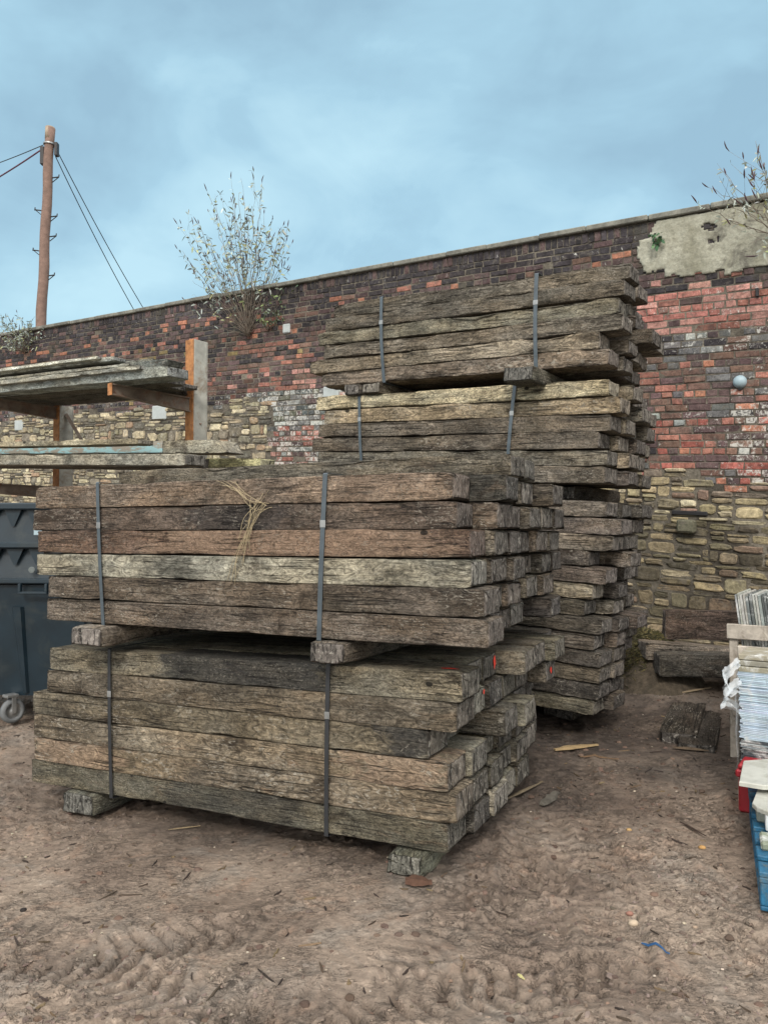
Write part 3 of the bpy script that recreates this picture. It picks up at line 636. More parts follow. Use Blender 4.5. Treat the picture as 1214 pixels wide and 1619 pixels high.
# ------------------------------------------------------------------ the wall
P0 = np.array([(1100-607)/F*8.0, 8.0, EYE]); tW, vW = uW, v3
nW = np.cross(tW, -vW); nW /= np.linalg.norm(nW); nW = np.array([0, 0, 1.0])
def WP(t_, h, d=0): return P0+tW*t_+nW*h-vW*d
TOP = 3.33
def zone(px, py, t_, h):
    return 'stone' if h < bound(t_) else 'brick'
def bound(t_):
    j = .10*math.sin(t_*3.1)+.06*math.sin(t_*7.7)
    if t_ > 6.05: return 1.62+j*.6
    if t_ > 2.1: return .2
    return .55+j
def brick_col(px, py, t_, h):
    R = random.random; alpha = .15
    top = TOP-h
    blk = S(62, 58, 62, .8); purp = S(92, 72, 72, .85); red = S(146, 84, 68, .85); org = S(166, 96, 64, .85); pink = S(168, 112, 100, .9); brn = S(116, 84, 72, .8); yel = S(140, 118, 68, .8); gry = S(104, 104, 104, .8); lg = S(150, 156, 152, .8)
    if top < .27: c = random.choice([blk, blk, blk, purp, S(70, 66, 70)]); alpha = .22
    elif top < .62: c = random.choices([blk, purp, red, org, brn], [5, 4, 1, 1, 1])[0]
    elif px > 1000:
        if top < .82: c = random.choices([purp, blk, red, brn, pink], [5, 4, 2, 1, 1])[0]
        elif h > 2.06: c = random.choices([pink, red, purp, S(176, 96, 84)], [6, 3, 1, 4])[0]; alpha = .3
        elif h > 1.84: c = random.choices([blk, gry, purp, lg, brn], [4, 4, 2, 2, 1])[0]; alpha = .45
        elif h > 1.25: c = random.choices([purp, brn, red, gry, org], [5, 4, 3, 2, 1])[0]; alpha = .28
        else: c = random.choices([red, S(150, 62, 50), purp, brn, org, gry, lg, blk], [5, 4, 6, 4, 2, 1, 1, 2])[0]; alpha = .32
        if px > 1165 and h < 1.5: alpha += .22
    else:
        if top < 1.15: c = random.choices([purp, blk, red, org, brn, yel], [6, 4, 3, 1, 4, .5])[0]
        elif top < 1.55: c = random.choices([purp, red, pink, brn, blk], [5, 3, 3, 3, 1])[0]; alpha = .25
        elif 5.0 < t_ < 6.6 and top < 2.1: c = random.choices([gry, S(84, 92, 92), S(96, 98, 80), lg, purp, red], [5, 5, 3, 2, 2, .6])[0]; alpha = .55
        elif t_ <= 6.05: c = random.choices([red, S(158, 72, 56), purp, gry, lg, pink], [5, 4, 4, 2, 2, 2])[0]; alpha = .55
        else: c = random.choices([purp, blk, red, brn, gry], [5, 4, 2, 3, 2])[0]; alpha = .35
        if px < 300 and top > .7 and random.random() < .10: c = yel
    bl_ = float(fbm(t_*.9, h*2.2, 0, 201, 3)); c = tuple(q*(1+.55*bl_) for q in c)
    return jit(c, .24), min(1, alpha+random.uniform(-.12, .18))
def stone_col(px, py, t_, h):
    if px < 600:
        c = random.choices([S(160, 146, 112), S(144, 132, 102), S(118, 110, 92), S(92, 88, 78), S(176, 164, 130), S(152, 122, 92)], [4, 4, 4, 2, 2, 1])[0]; al = .42
    elif h > .1: c = random.choices([S(158, 142, 102), S(134, 120, 92), S(114, 102, 86), S(132, 102, 84), S(170, 158, 126)], [4, 4, 3, 2, 2])[0]; al = .30
    else: c = random.choices([S(116, 104, 76), S(100, 90, 68), S(84, 76, 60), S(134, 118, 84), S(106, 86, 68), S(150, 136, 102)], [4, 4, 4, 2, 2, 1])[0]; al = .24
    g_ = sum(c)/3; return jit(tuple((q*.95+g_*.05)*1.3 for q in c), .3), al
wv, wf, wc = [], [], []
def block(t0, t1, h0, h1, proud, bev, col, al, organic=0.0):
    """one brick or stone: bevelled, slightly uneven front face set in the mortar; t grows to the left"""
    n0 = len(wv); m = 8
    if organic <= 0:
        o_ = [(t0, h0), (t1, h0), (t1, h1), (t0, h1)]; j = .0055
        oo = [(a+random.uniform(-j, j), b+random.uniform(-j, j)) for a, b in o_]
        cx, cy = (t0+t1)/2, (h0+h1)/2
        inn = [(a+math.copysign(bev, cx-a), b+math.copysign(bev, cy-b)) for a, b in oo]
        mid = [(a+math.copysign(bev*.25, cx-a), b+math.copysign(bev*.25, cy-b)) for a, b in oo]
    else:
        cx, cy = (t0+t1)/2, (h0+h1)/2; a_, b_ = (t1-t0)/2, (h1-h0)/2; m = 12; e = random.uniform(.35, .6)
        oo = []
        for k in range(m):
            th = 2*math.pi*(k+.5)/m; c_, s_ = math.cos(th), math.sin(th); j = 1+random.uniform(-organic, organic*.4)
            oo.append((cx+a_*j*math.copysign(abs(c_)**e, c_), cy+b_*j*math.copysign(abs(s_)**e, s_)))
        mid = [(cx+(a-cx)*.96, cy+(b-cy)*.93) for a, b in oo]; inn = [(cx+(a-cx)*(1-bev/a_*.8), cy+(b-cy)*(1-min(.6, bev/b_))) for a, b in oo]
    m = len(oo); t1_, t2_ = random.uniform(-.03, .03), random.uniform(-.05, .05)
    for ring, d in ((oo, -.012), (mid, proud*.6), (inn, proud)):
        for (a, b) in ring:
            dd = d+((a-cx)*t1_+(b-cy)*t2_ if d > 0 else 0)+(random.uniform(-.006, .006) if organic and d > 0 else 0); wv.append(WP(a, b, dd)); wc.append((*col, al))
    for r_ in range(2):
        for k in range(m):
            k2 = (k+1) % m; wf.append((n0+r_*m+k, n0+(r_+1)*m+k, n0+(r_+1)*m+k2, n0+r_*m+k2))
    wf.append(tuple(n0+2*m+k for k in range(m))[::-1])
TL, TRr = 17.5, -5.0
def patch(t_, h):      # outline of the cement render patch (true where render covers)
    if t_ > .78: return False
    j = .05*math.sin(t_*9)+.03*math.sin(t_*23)
    low = 2.62 if t_ > .36 else 2.50
    left = .62+.25*(2.9-h)*.5+.04*math.sin(h*19)
    return h > low+j and t_ < left and h < TOP-.005
CRS = .0755; r0 = TOP; row = 0
# the top course: bricks on edge
t_ = TRr
while t_ < TL:
    w_ = .074; pp = proj(WP(t_, TOP-.06)); c, al = brick_col(pp[0], pp[1], t_, TOP-.06)
    if not patch(t_, TOP-.06) or True: block(t_, t_+w_-.008, TOP-.118, TOP-.006, random.uniform(.004, .012), .006, c, al)
    t_ += w_
h = TOP-.124
while h > -2.2:
    t_ = TRr-random.random()*.2; row += 1
    while t_ < TL:
        hd = (row % 4 == 0) or random.random() < .12
        w_ = (.115 if hd else .232)+random.uniform(-.008, .008)
        cx, cy = t_+w_/2, h-CRS/2
        if cy > bound(cx):
            pp = proj(WP(cx, cy)); c, al = brick_col(pp[0], pp[1], cx, cy)
            wob = .004*math.sin(cx*2.1+row)
            if random.random() > .006: block(t_, t_+w_-.011, h-CRS+.010+wob, h+wob, random.uniform(.002, .013), .008, c, al)
        t_ += w_
    h -= CRS
h = 1.9
while h > -2.2:
    rh = random.choice([.045, .06, .08, .10, .13, .17]); t_ = TRr-random.random()*.3
    while t_ < TL:
        w_ = random.uniform(.12, .36) if rh > .06 else random.uniform(.15, .42)
        cx, cy = t_+w_/2, h-rh/2
        if cy < bound(cx)-.01:
            pp = proj(WP(cx, cy)); c, al = stone_col(pp[0], pp[1], cx, cy)
            hh_ = rh*random.uniform(.85, 1.0); dy = random.uniform(-.006, .006)
            def st(h0_, h1_, t0_, t1_, dpt=0):
                c2, al2 = stone_col(pp[0], pp[1], cx, cy)
                if dpt < 2 and h1_-h0_ > .095 and random.random() < .5:
                    cut = random.uniform(.35, .65)
                    if random.random() < .85: hm = h0_+(h1_-h0_)*cut; st(h0_, hm, t0_, t1_, dpt+1); st(hm, h1_, t0_, t1_, dpt+1)
                    else: tm_ = t0_+(t1_-t0_)*cut; st(h0_, h1_, t0_, tm_, dpt+1); st(h0_, h1_, tm_, t1_, dpt+1)
                    return
                g_ = .005; block(t0_+g_, t1_-g_, h0_+g_+random.uniform(-.006, .004), h1_-g_+random.uniform(-.004, .006), random.uniform(.002, .030), random.uniform(.012, .022), c2, al2, random.uniform(.08, .26))
            wv0 = .035*math.sin(cx*1.7+h*3)+.02*math.sin(cx*4.1); st(h-rh+wv0, h+wv0, t_, t_+w_)
        t_ += w_
    h -= rh
wall = empty('brick_wall', WP(0, -1.5)); tag(wall, 'tall old red and blackened brick boundary wall on a rough yellow stone base', 'wall')
bpy.context.view_layer.update()
def wpart(name, me):
    o = link(name, me); o.parent = wall; o.matrix_parent_inverse = wall.matrix_world.inverted(); return o
me = mesh('wall_face', wv, wf, M_BRICK, False, wc); wpart('wall_face', me)
core = MB(); core.box(WP(TRr, -2.4, 0), tW*(TL-TRr), vW*.34, nW*(TOP+2.4), (1, 1, 1)); q = core.build('wall_core', M_MORTAR); q.parent = wall; q.matrix_parent_inverse = wall.matrix_world.inverted()
cp = MB(); t_ = TRr
while t_ < TL:
    w_ = random.uniform(.55, .95); dz = random.uniform(-.006, .006)
    cp.box(WP(t_+.003, TOP+.002+dz, .055+random.uniform(-.008, .008)), tW*(w_-.006), vW*.46, nW*.062, (1, 1, 1), .010); t_ += w_
q = cp.build('coping', M_COPE); q.parent = wall; q.matrix_parent_inverse = wall.matrix_world.inverted()
# cement render patch: a rough-edged skin over the bricks
pv, pf, pc = [], [], []; G = {}; st = .022
a0, a1, b0, b1 = -4.9, .95, 2.35, TOP-.004
NA, NB = int((a1-a0)/st), int((b1-b0)/st)
holes = [(WPx, WPy, rx, ry) for (WPx, WPy, rx, ry) in []]
def in_patch(a, b):
    n_ = float(fbm(a*4, b*4, 0, 8, 4))*.10+float(fbm(a*14, b*14, 0, 9, 3))*.03
    lft = .52+.30*(b-2.95)*-0.15; low = 2.78 if a > .30 else (2.70 if a > -.3 else 2.66)
    if b > 3.15: lft = .42-(b-3.15)*.4
    if a > lft+n_ or b < low+n_*.7: return False
    for (px, py, rx, ry) in [(1125, 354, 11, 5), (1128, 378, 5, 4), (1140, 374, 3, 5)]:
        p_ = proj(WP(a, b, .02))
        if ((p_[0]-px)/rx)**2+((p_[1]-py)/ry)**2 < 1+n_*6: return False
    return True
def gv(i, j):
    if (i, j) not in G:
        a, b = a0+i*st, b0+j*st
        G[(i, j)] = len(pv); pv.append(WP(a+random.uniform(-.006, .006), b+random.uniform(-.006, .006), .022+.012*float(fbm(a*3, b*3, 0, 4, 4))+.006*float(fbm(a*11, b*14, 0, 5, 4))+.0012*math.sin(b*2*math.pi/CRS+2*float(fbm(a*2,b*2,0,6,2)))))
    return G[(i, j)]
ins = {(i, j): in_patch(a0+(i+.5)*st, b0+(j+.5)*st) for i in range(NA) for j in range(NB)}
back = {}
def gb(i, j):
    if (i, j) not in back: gv(i, j); back[(i, j)] = len(pv); pv.append(WP(a0+i*st, b0+j*st, -.005))
    return back[(i, j)]
for (i, j), ok in ins.items():
    if not ok: continue
    pf.append((gv(i, j), gv(i, j+1), gv(i+1, j+1), gv(i+1, j)))
    for (di, dj, p, q_) in ((-1, 0, (0, 0), (0, 1)), (1, 0, (1, 1), (1, 0)), (0, -1, (1, 0), (0, 0)), (0, 1, (0, 1), (1, 1))):
        if not ins.get((i+di, j+dj), False):
            A_, B_ = (i+p[0], j+p[1]), (i+q_[0], j+q_[1]); pf.append((gv(*A_), gb(*A_), gb(*B_), gv(*B_)))
wpart('cement_render', mesh('cement_render', pv, pf, M_RENDER, True))
def on_wall(px, py, d=0):
    k = (px-607)/F; t_ = (P0[0]-k*P0[1])/(k*tW[1]-tW[0]); p = P0+tW*t_; return t_, EYE+(HZ-py)/F*p[1]-p[2]
# odd pale blocks set in the wall
for (px, py, w_, h_) in [(252, 652, .36, .24), (30, 672, .30, .22), (524, 627, .28, .30), (453, 518, .14, .14), (90, 607, .3, .12)]:
    a, b = on_wall(px, py); m = MB(); m.box(WP(a-w_/2, b-h_/2, .032), tW*w_, vW*.05, nW*h_, (1, 1, 1), .015)
    q = m.build('pale_block', simple('pale_stone', (.38, .42, .42), .8, 6, .15, .003) if 'pale_stone' not in bpy.data.materials else bpy.data.materials['pale_stone']); q.parent = wall; q.matrix_parent_inverse = wall.matrix_world.inverted()
a, b = on_wall(1087, 832); m = MB(); m.box(WP(a-.09, b-.07, .12), tW*.18, vW*.13, nW*.14, (*S(110, 108, 88, .8), .1), .02); q = m.build('projecting_stone', M_BRICK); q.parent = wall; q.matrix_parent_inverse = wall.matrix_world.inverted()
a, b = on_wall(1087, 812); m = MB(); m.box(WP(a-.2, b-.02, .03), tW*.36, vW*.03, nW*.05, (.005, .005, .005), .01); q = m.build('wall_hole', M_BLACK); q.parent = wall; q.matrix_parent_inverse = wall.matrix_world.inverted()
# round pale bulkhead light on the wall
a, b = on_wall(1172, 603); lamp = empty('wall_light', WP(a, b, .02)); tag(lamp, 'small round pale blue-white lamp fixed on the brick wall', 'wall light')
bpy.context.view_layer.update()
def disc(cen, ax, r, prof, n=24):
    ax = np.array(ax, float); h_ = np.array([0, 0, 1.0]); e1 = np.cross(ax, h_); e1 /= np.linalg.norm(e1); e2 = np.cross(e1, ax); v = []; f = []
    for (rr, dd) in prof:
        for k in range(n): th = 2*math.pi*k/n; v.append(np.array(cen)+ax*dd+(e1*math.cos(th)+e2*math.sin(th))*rr*r)
    for i in range(len(prof)-1):
        for k in range(n): k2 = (k+1) % n; f.append((i*n+k, i*n+k2, (i+1)*n+k2, (i+1)*n+k))
    f.append(tuple(range((len(prof)-1)*n, len(prof)*n))); return v, f
def child(mb, name, mat, par, smooth=False):
    q = mb.build(name, mat, None, smooth); q.parent = par; q.matrix_parent_inverse = par.matrix_world.inverted(); return q
m = MB(); m.add(*disc(WP(a, b, .005), -vW, .062, [(1.05, 0), (1.05, .02), (.98, .03), (.85, .05), (.5, .065), (.1, .07)])); child(m, 'lamp_cover', M_WHITE, lamp, True)
m = MB(); m.box(WP(a-.02, b-.085, .03), tW*.04, vW*.03, nW*.025, (1, 1, 1), .004); child(m, 'bracket', M_BLACK, lamp)
# little iron bracket stub
a, b = on_wall(1202, 461); m = MB(); m.box(WP(a-.012, b-.04, .04), tW*.03, vW*.05, nW*.085, (1, 1, 1), .004); q = m.build('iron_stub', M_BLACK); tag(q, 'short dark iron stub sticking out of the pink bricks', 'iron stub')

# ------------------------------------------------------------------ cantilever rack on the left
Zp = 8.0; Xp = (298-607)/F*Zp
def vert(px, Y): return np.array([(px-607)/F*Y, Y, 0.0])
rack = empty('cantilever_rack', (Xp, Zp, .3)); tag(rack, 'rusty and grey steel cantilever rack holding long boards', 'rack'); bpy.context.view_layer.update()
hu = np.array([tW[0], tW[1], 0]); hu /= np.linalg.norm(hu); hv = np.array([vW[0], vW[1], 0]); hv /= np.linalg.norm(hv); Z3 = np.array([0, 0, 1.0])
def column(base, topz, name_par):
    b_ = np.array(base, float); b_[2] = .1; H_ = topz-.1
    # front flange (rusty), web and rear flange (grey): an H section seen on the corner
    m = MB(); m.box(b_, -hu*.12*-1, hv*.012, Z3*H_, (1, 1, 1), .002); child(m, 'front_flange', M_RUST, name_par)
    m = MB(); m.box(b_+hu*.056+hv*.012, hu*.008, hv*.176, Z3*H_, (1, 1, 1), .001); m.box(b_+hv*.188, hu*.12, hv*.012, Z3*H_, (1, 1, 1), .002)
    m.box(b_+hv*.013-hu*.004, hu*.05, hv*.17, Z3*H_, (1, 1, 1), .002)
    child(m, 'post', M_STEELG, name_par)
ztop = EYE+(HZ-534)/F*Zp
base1 = vert(304, Zp); column(base1, ztop, rack)
p2 = base1+hu*2.45; column(p2, EYE+(HZ-640)/F*p2[1], rack)
def arm(p, ztop_at_post, L=.95, rise=.0, h0=.15, h1=.105):
    m = MB(); p = np.array(p); b0_ = p+hu*.03-hv*.0; b0_[2] = ztop_at_post; e = b0_-hv*L; e[2] = ztop_at_post+rise
    w = .055
    def sec(c, h_): return [c-Z3*h_, c-Z3*h_+hu*w, c-Z3*(h_-.012)+hu*w, c-Z3*(h_-.012)+hu*.03, c-Z3*.012+hu*.03, c-Z3*.012+hu*w, c+hu*w, c, c-Z3*.012, c-Z3*.012+hu*.022, c-Z3*(h_-.012)+hu*.022, c-Z3*(h_-.012)]
    v = sec(b0_, h0)+sec(e, h1); n = 12; f = [(k, (k+1) % n, n+(k+1) % n, n+k) for k in range(n)]+[tuple(range(n))[::-1], tuple(range(n, 2*n))]
    m.add(v, f); child(m, 'arm', M_ARM, rack)
    m = MB(); m.box(e-hv*.008-Z3*(h1+.006)-hu*.004, hu*(w+.008), hv*.008, Z3*(h1+.010), (1, 1, 1), .001); child(m, 'arm_end_plate', M_RUST, rack)
zA = EYE+1.40
arm(base1, zA); arm(p2, zA+.053*2.45)
zB = zA-.98
arm(base1, zB); arm(p2, zB+.053*2.45)
def brace(a, b): m = MB(); m.tube([a, b], .028, 4); child(m, 'brace', M_ARM, rack)
pb = base1+hv*.1; brace(np.array([*(pb[:2]), EYE+(HZ-668)/F*8.1]), np.array([*((pb+hu*.36)[:2]), EYE+(HZ-712)/F*8.3]))
pb = p2+hv*.1; brace(np.array([*(pb[:2]), EYE+(HZ-655)/F*9.5]), np.array([*((pb-hu*.40)[:2]), EYE+(HZ-705)/F*9.3]))
brace(np.array([*((base1+hv*.25)[:2]), .6]), np.array([*((p2+hv*.25)[:2]), 1.9]))
def board(px, py, Y, L, w, h, tone, lab, warm=0, A=.003, name='timber_board', grp='boards stacked on the steel rack', cat='board', chip=.006, roll=0, tilt=.1, cutend=0.0, u=None, v=None, n=None, mat=None, bend=.006):
    """right-front-bottom corner at the given place"""
    p = W(px, py, Y); seedc[0] += 1
    me = beam_mesh(L, w, h, seedc[0], nx=80, nw=6, nh=3, A=A, groove=.003, chip=chip, bend=bend, tilt=tilt, r=min(.004, h/5), mat=mat or M_BOARD, endA=.002)
    if cutend:
        for vtx in me.vertices:
            if vtx.co.x < -L/2+.3: k_ = 1-min(1, (vtx.co.x+L/2)/.25); vtx.co.x += cutend*k_*abs(vtx.co.z+h/2)
    u = u3 if u is None else u; v = v3 if v is None else v; n = n3_ if n is None else n
    loc = p+u*L/2+v*w/2+n*h/2
    o = link(name, me, None, mat4(u, v, n, loc, roll), tone); o['warm'] = float(warm); return tag(o, lab, cat, grp)
GB = S(140, 142, 136, .9)
board(262, 594, 6.80, 4.4, .24, .098, S(132, 140, 140, .95), 'long thick grey plank at the front edge of the upper rack shelf', A=.003)
for i, (w0, tn) in enumerate([(.25, S(92, 88, 80)), (.50, S(80, 78, 72)), (.74, S(84, 80, 74))]):
    p = W(262, 594, 6.80)+v3*w0; p = p+u3*s_on(p, u3, [258, 264, 270][i]); px, py = proj(p); board(px, py, p[1], 4.4, .235, .088, tn, ['dark plank just behind the front plank of the upper shelf', 'dark plank in the middle of the upper rack shelf', 'dark plank furthest back on the upper rack shelf'][i])
board(216, 583, 6.95, 4.2, .2, .045, S(150, 150, 142, .9), 'thin weathered board with ragged edge lying on the upper rack planks', A=.006, chip=.02)
board(256, 578, 7.05, 1.9, .22, .07, S(96, 100, 98, .9), 'short dark board with slanted end on the upper rack shelf', cutend=-.8)
board(200, 577, 7.15, 4.2, .14, .030, S(138, 136, 126, .9), 'narrow pale board in the middle of the upper rack pile')
board(176, 569, 7.3, 4.2, .16, .048, S(150, 156, 154, .9), 'topmost pale grey board of the upper rack pile')
board(180, 575, 7.5, 4.0, .2, .06, S(104, 104, 98, .9), 'dull board behind the topmost board of the upper rack pile')
board(288, 612, 7.75, .8, .2, .05, S(110, 106, 100, .9), 'short offcut board beside the orange rack post')
board(240, 588, 6.93, 4.3, .12, .040, S(128, 126, 116, 1.1), 'split narrow board directly on the front upper rack plank', A=.005, chip=.02)
board(150, 566, 7.35, 4.1, .13, .035, S(168, 172, 166, 1.0), 'very pale thin board near the top of the upper rack pile')
board(236, 571, 7.45, 2.6, .18, .04, S(120, 122, 116, 1.0), 'grey board with its end showing behind the upper rack pile', cutend=-.5)
# lower shelf
board(291, 736, 6.55, 4.4, .24, .105, S(126, 122, 112, .95), 'thick grey plank at the front edge of the lower rack shelf', warm=.4)
board(354, 716, 6.9, 4.6, .26, .125, S(140, 134, 118, .95), 'long grey beam with pointed end and pale blue paint, lower rack shelf', cutend=.9)
for w0, lab in ((.28, 'dark plank under the lower shelf pile, second from the front'), (.54, 'dark plank under the lower shelf pile, furthest back')):
    p = W(291, 736, 6.55)+v3*w0; p = p+u3*s_on(p, u3, 300); px, py = proj(p); board(px, py, p[1], 4.4, .24, .10, S(88, 82, 74), lab)
board(215, 702, 7.1, 3.8, .2, .055, S(150, 140, 116, .9), 'pale narrow board on top of the lower rack pile')
board(411, 741, 7.2, 2.2, .2, .10, S(160, 156, 104, .95), 'pale yellow-green mossy timber behind the near stack', A=.005)
# blue paint: thin skin on the front of the lower beams
bo = find('pointed end and pale blue paint'); 
M_BLUEP = None
t = NT('flaking_blue'); tc = t.n('ShaderNodeTexCoord'); P = tc.outputs['Object']
c = t.mix(t.ramp(t.noise(t.mapping(P, (3, 14, 14)), 1, 7, .75), .47, .53), (.34, .55, .58), (.33, .30, .25)); M_BLUEP = t.fin(c, .75)
def skin(parent, x0, x1, z0, z1, y):
    v = []; f = []; N_ = 40
    for i in range(N_+1):
        x = x0+(x1-x0)*i/N_; j = .010*float(fbm(x*6, 1, 0, 6, 3))
        v += [(x, y, z0+j), (x, y, z1+j*.6), (x, y+.003, z1+j*.6), (x, y+.003, z0+j)]
    for i in range(N_):
        for k in range(4): k2 = (k+1) % 4; f.append((i*4+k, (i+1)*4+k, (i+1)*4+k2, i*4+k2))
    o = link('paint_stripe', mesh('paint_stripe', v, f, M_BLUEP)); o.parent = parent; o['label'] = 'flaking pale blue paint'
if bo: skin(bo, -4.6/2+.85, 1.9, -.050, .058, .26/2+.004)

# ------------------------------------------------------------------ waste bin
zg = float(gz(-2.9, 5.9, False)); Yb = 5.75
bn = empty('waste_bin', (*(W(-60, 0, Yb)[:2]), zg)); tag(bn, 'dark blue-grey four-wheeled waste bin behind the near stack', 'waste bin'); bpy.context.view_layer.update()
ub = np.array([-1.0, .04, 0]); ub /= np.linalg.norm(ub); vb = np.array([.04, 1.0, 0]); vb /= np.linalg.norm(vb)
xr = (166-607)/F*Yb     # right side of the body (partly hidden by the sleepers)
def zpy(py, Y=Yb): return EYE+(HZ-py)/F*Y
O = np.array([xr, Yb, 0.0])
def taper(mb, z0, z1, x0, x1, i0, i1, d0, d1, col=(1, 1, 1)):
    """x0..x1 extents from the right end, inset i0 at z0 and i1 at z1, depth d"""
    v = []
    for z, ins_, in ((z0, i0), (z1, i1)):
        for (a_, b_) in ((x0+ins_, ins_+d0), (x1-ins_, ins_+d0), (x1-ins_, d1-ins_), (x0+ins_, d1-ins_)): p = O+ub*a_+vb*b_; v.append((p[0], p[1], z))
    mb.add(v, [(0, 1, 2, 3), (7, 6, 5, 4), (1, 0, 4, 5), (2, 1, 5, 6), (3, 2, 6, 7), (0, 3, 7, 4)], col)
Wb, Db = 1.50, 1.0
m = MB(); taper(m, zpy(1105), zpy(925), 0, Wb, .13, .0, 0, Db); 
for x_ in (.14, .62, 1.05):     # pressed ribs
    for s_ in (0, .05):
        pass
    p = O+ub*(x_+.03)-vb*.0; v = []
    for z, i_, w_ in ((zpy(1100), .125, .05), (zpy(960), .018, .09)):
        for (a_, b_) in ((x_, i_+.002), (x_+w_, i_+.002), (x_+w_-.015, i_-.020), (x_+.015, i_-.020)): q_ = O+ub*a_+vb*b_; v.append((q_[0], q_[1], z))
    m.add(v, [(3, 2, 1, 0), (4, 5, 6, 7), (0, 1, 5, 4), (1, 2, 6, 5), (2, 3, 7, 6), (3, 0, 4, 7)])
child(m, 'body', M_BIN, bn)
def rim(mb, py0, py1, out, w=Wb): mb.box(O-ub*out-vb*out+Z3*zpy(py1), ub*(w+2*out), vb*(Db+2*out), Z3*(zpy(py0)-zpy(py1)), (1, 1, 1), .010)
m = MB(); rim(m, 914, 923, .045); child(m, 'rim', M_BIN, bn)
for x_ in (.40, 1.15):      # handle loops under the rim
    m = MB(); c0 = O+ub*x_-vb*.05; c0[2] = zpy(922)
    for (dx, dz, w_, h_) in ((0, -.062, .022, .062), (.20, -.062, .022, .062), (0, -.078, .222, .018)): m.box(c0+ub*dx+Z3*dz-vb*.02, ub*w_, vb*.03, Z3*h_, (1, 1, 1), .004)
    child(m, 'handle', M_BIN, bn)
m = MB(); taper(m, zpy(914), zpy(868), .02, Wb-.02, .0, .03, 0, Db)
for k in range(7):
    x_ = .1+k*.17; v = []
    q1 = O+ub*x_+vb*.0; 
    pts_ = [(x_, -.004, zpy(868)), (x_+.13, -.004, zpy(868)), (x_+.075, .0, zpy(893)), (x_+.055, .0, zpy(893)), (x_+.02, .045, zpy(870)), (x_+.11, .045, zpy(870))]
    for (a_, b_, z) in pts_: p = O+ub*a_+vb*(b_-.012); v.append((p[0], p[1], z))
    m.add(v, [(0, 3, 2, 1)[::-1], (0, 1, 5, 4), (0, 4, 3), (1, 2, 5), (2, 3, 4, 5)])
child(m, 'lid_collar', M_BIN, bn)
m = MB(); rim(m, 857, 867, .055); child(m, 'lid_rim', M_BIN, bn)
m = MB(); taper(m, zpy(857), zpy(806), .03, Wb-.03, .0, .02, 0, Db)
for k in range(7):
    x_ = .12+k*.17; v = []
    for (a_, b_, z) in [(x_, -.0, zpy(806)), (x_+.13, -.0, zpy(806)), (x_+.075, .004, zpy(832)), (x_+.055, .004, zpy(832)), (x_+.02, .045, zpy(808)), (x_+.11, .045, zpy(808))]: p = O+ub*a_+vb*(b_-.012); v.append((p[0], p[1], z))
    m.add(v, [(0, 1, 2, 3), (0, 1, 5, 4), (0, 4, 3), (1, 2, 5), (2, 3, 4, 5)])
child(m, 'upper_lid', M_BIN, bn)
m = MB(); rim(m, 795, 806, .05); child(m, 'lid_top', M_BIN, bn)
m = MB(); p = W(52, 901, Yb-.02); m.add(*disc(p, (0, -1, 0), .024, [(1, 0), (1, .006), (.9, .008)])); child(m, 'round_sticker', simple('sticker', (.12, .14, .14), .6), bn)
m = MB(); p = W(54, 846, Yb-.03); m.box(p, (.06, 0, 0), (0, .01, 0), (0, 0, .11), (1, 1, 1), .002); child(m, 'pale_tag', M_WHITE, bn)
def wheel(px, py, Y, ry=.0):
    c = W(px, py, Y); r = .092; ax = np.array([.80, -.60, 0])
    m = MB(); prof = [(.62, .024), (.8, .026), (.97, .018), (1.0, 0), (.97, -.018), (.8, -.026), (.62, -.024)]
    v, f = disc(c, ax, r, prof, 28); f = f[:-1]; n = 28
    for k in range(n): k2 = (k+1) % n; f.append((6*n+k, 6*n+k2, k2, k))
    m.add(v, f); wo = child(m, 'wheel', M_RUBBER, bn, True)
    m = MB(); v, f = disc(c, ax, r, [(.62, .016), (.45, .008), (.2, .02), (.15, .024)], 20); m.add(v, f); v, f = disc(c, -ax, r, [(.62, .016), (.45, .008), (.2, .02), (.15, .024)], 20); m.add(v, f)
    q_ = child(m, 'hub', M_METAL, bn, True)
    m = MB(); e = np.cross(ax, Z3)
    for s_ in (-1, 1):
        o_ = c+ax*s_*.034; m.box(o_-e*.012-ax*.003+Z3*-.015, e*.035, ax*.006, Z3*.13, (1, 1, 1), .002)
    m.box(c-ax*.04-e*.03+Z3*.108, e*.09, ax*.08, Z3*.02, (1, 1, 1), .003); child(m, 'castor_fork', M_METAL, bn)
wheel(24, 1122, Yb+.12); wheel(24+150, 1100, Yb+.75); wheel(-190, 1122, Yb+.12)

# ------------------------------------------------------------------ telegraph pole and wires
Yp = 17.0; pole = empty('telegraph_pole', (*W(62, 0, Yp)[:2], .3)); tag(pole, 'tall brown wooden telegraph pole with climbing steps beyond the wall', 'telegraph pole'); bpy.context.view_layer.update()
def pp_(y): k = (515-y)/320.; return W(62+k*11, y, Yp)
b_ = pp_(515); tp = pp_(195); dirp = (tp-b_)/np.linalg.norm(tp-b_); base = b_-dirp*(b_[2]-.2)
Lp = np.linalg.norm(tp-base)
m = MB(); N_ = 30; pts_ = [base+dirp*Lp*i/N_+np.array([.012*math.sin(i*1.3), 0, 0]) for i in range(N_+1)]; m.tube(pts_, [.125-.027*i/N_+.004*(i % 3 == 0) for i in range(N_+1)], 18); child(m, 'shaft', M_POLE, pole, True)
m = MB(); m.tube([tp-dirp*.25, tp+dirp*.02], .101, 18); child(m, 'pole_cap', simple('pole_cap', (.30, .24, .18), .8, 9), pole, True)
m = MB(); m.tube([pp_(222)-Z3*0, pp_(220)], .13, 14); child(m, 'band', M_METAL, pole)
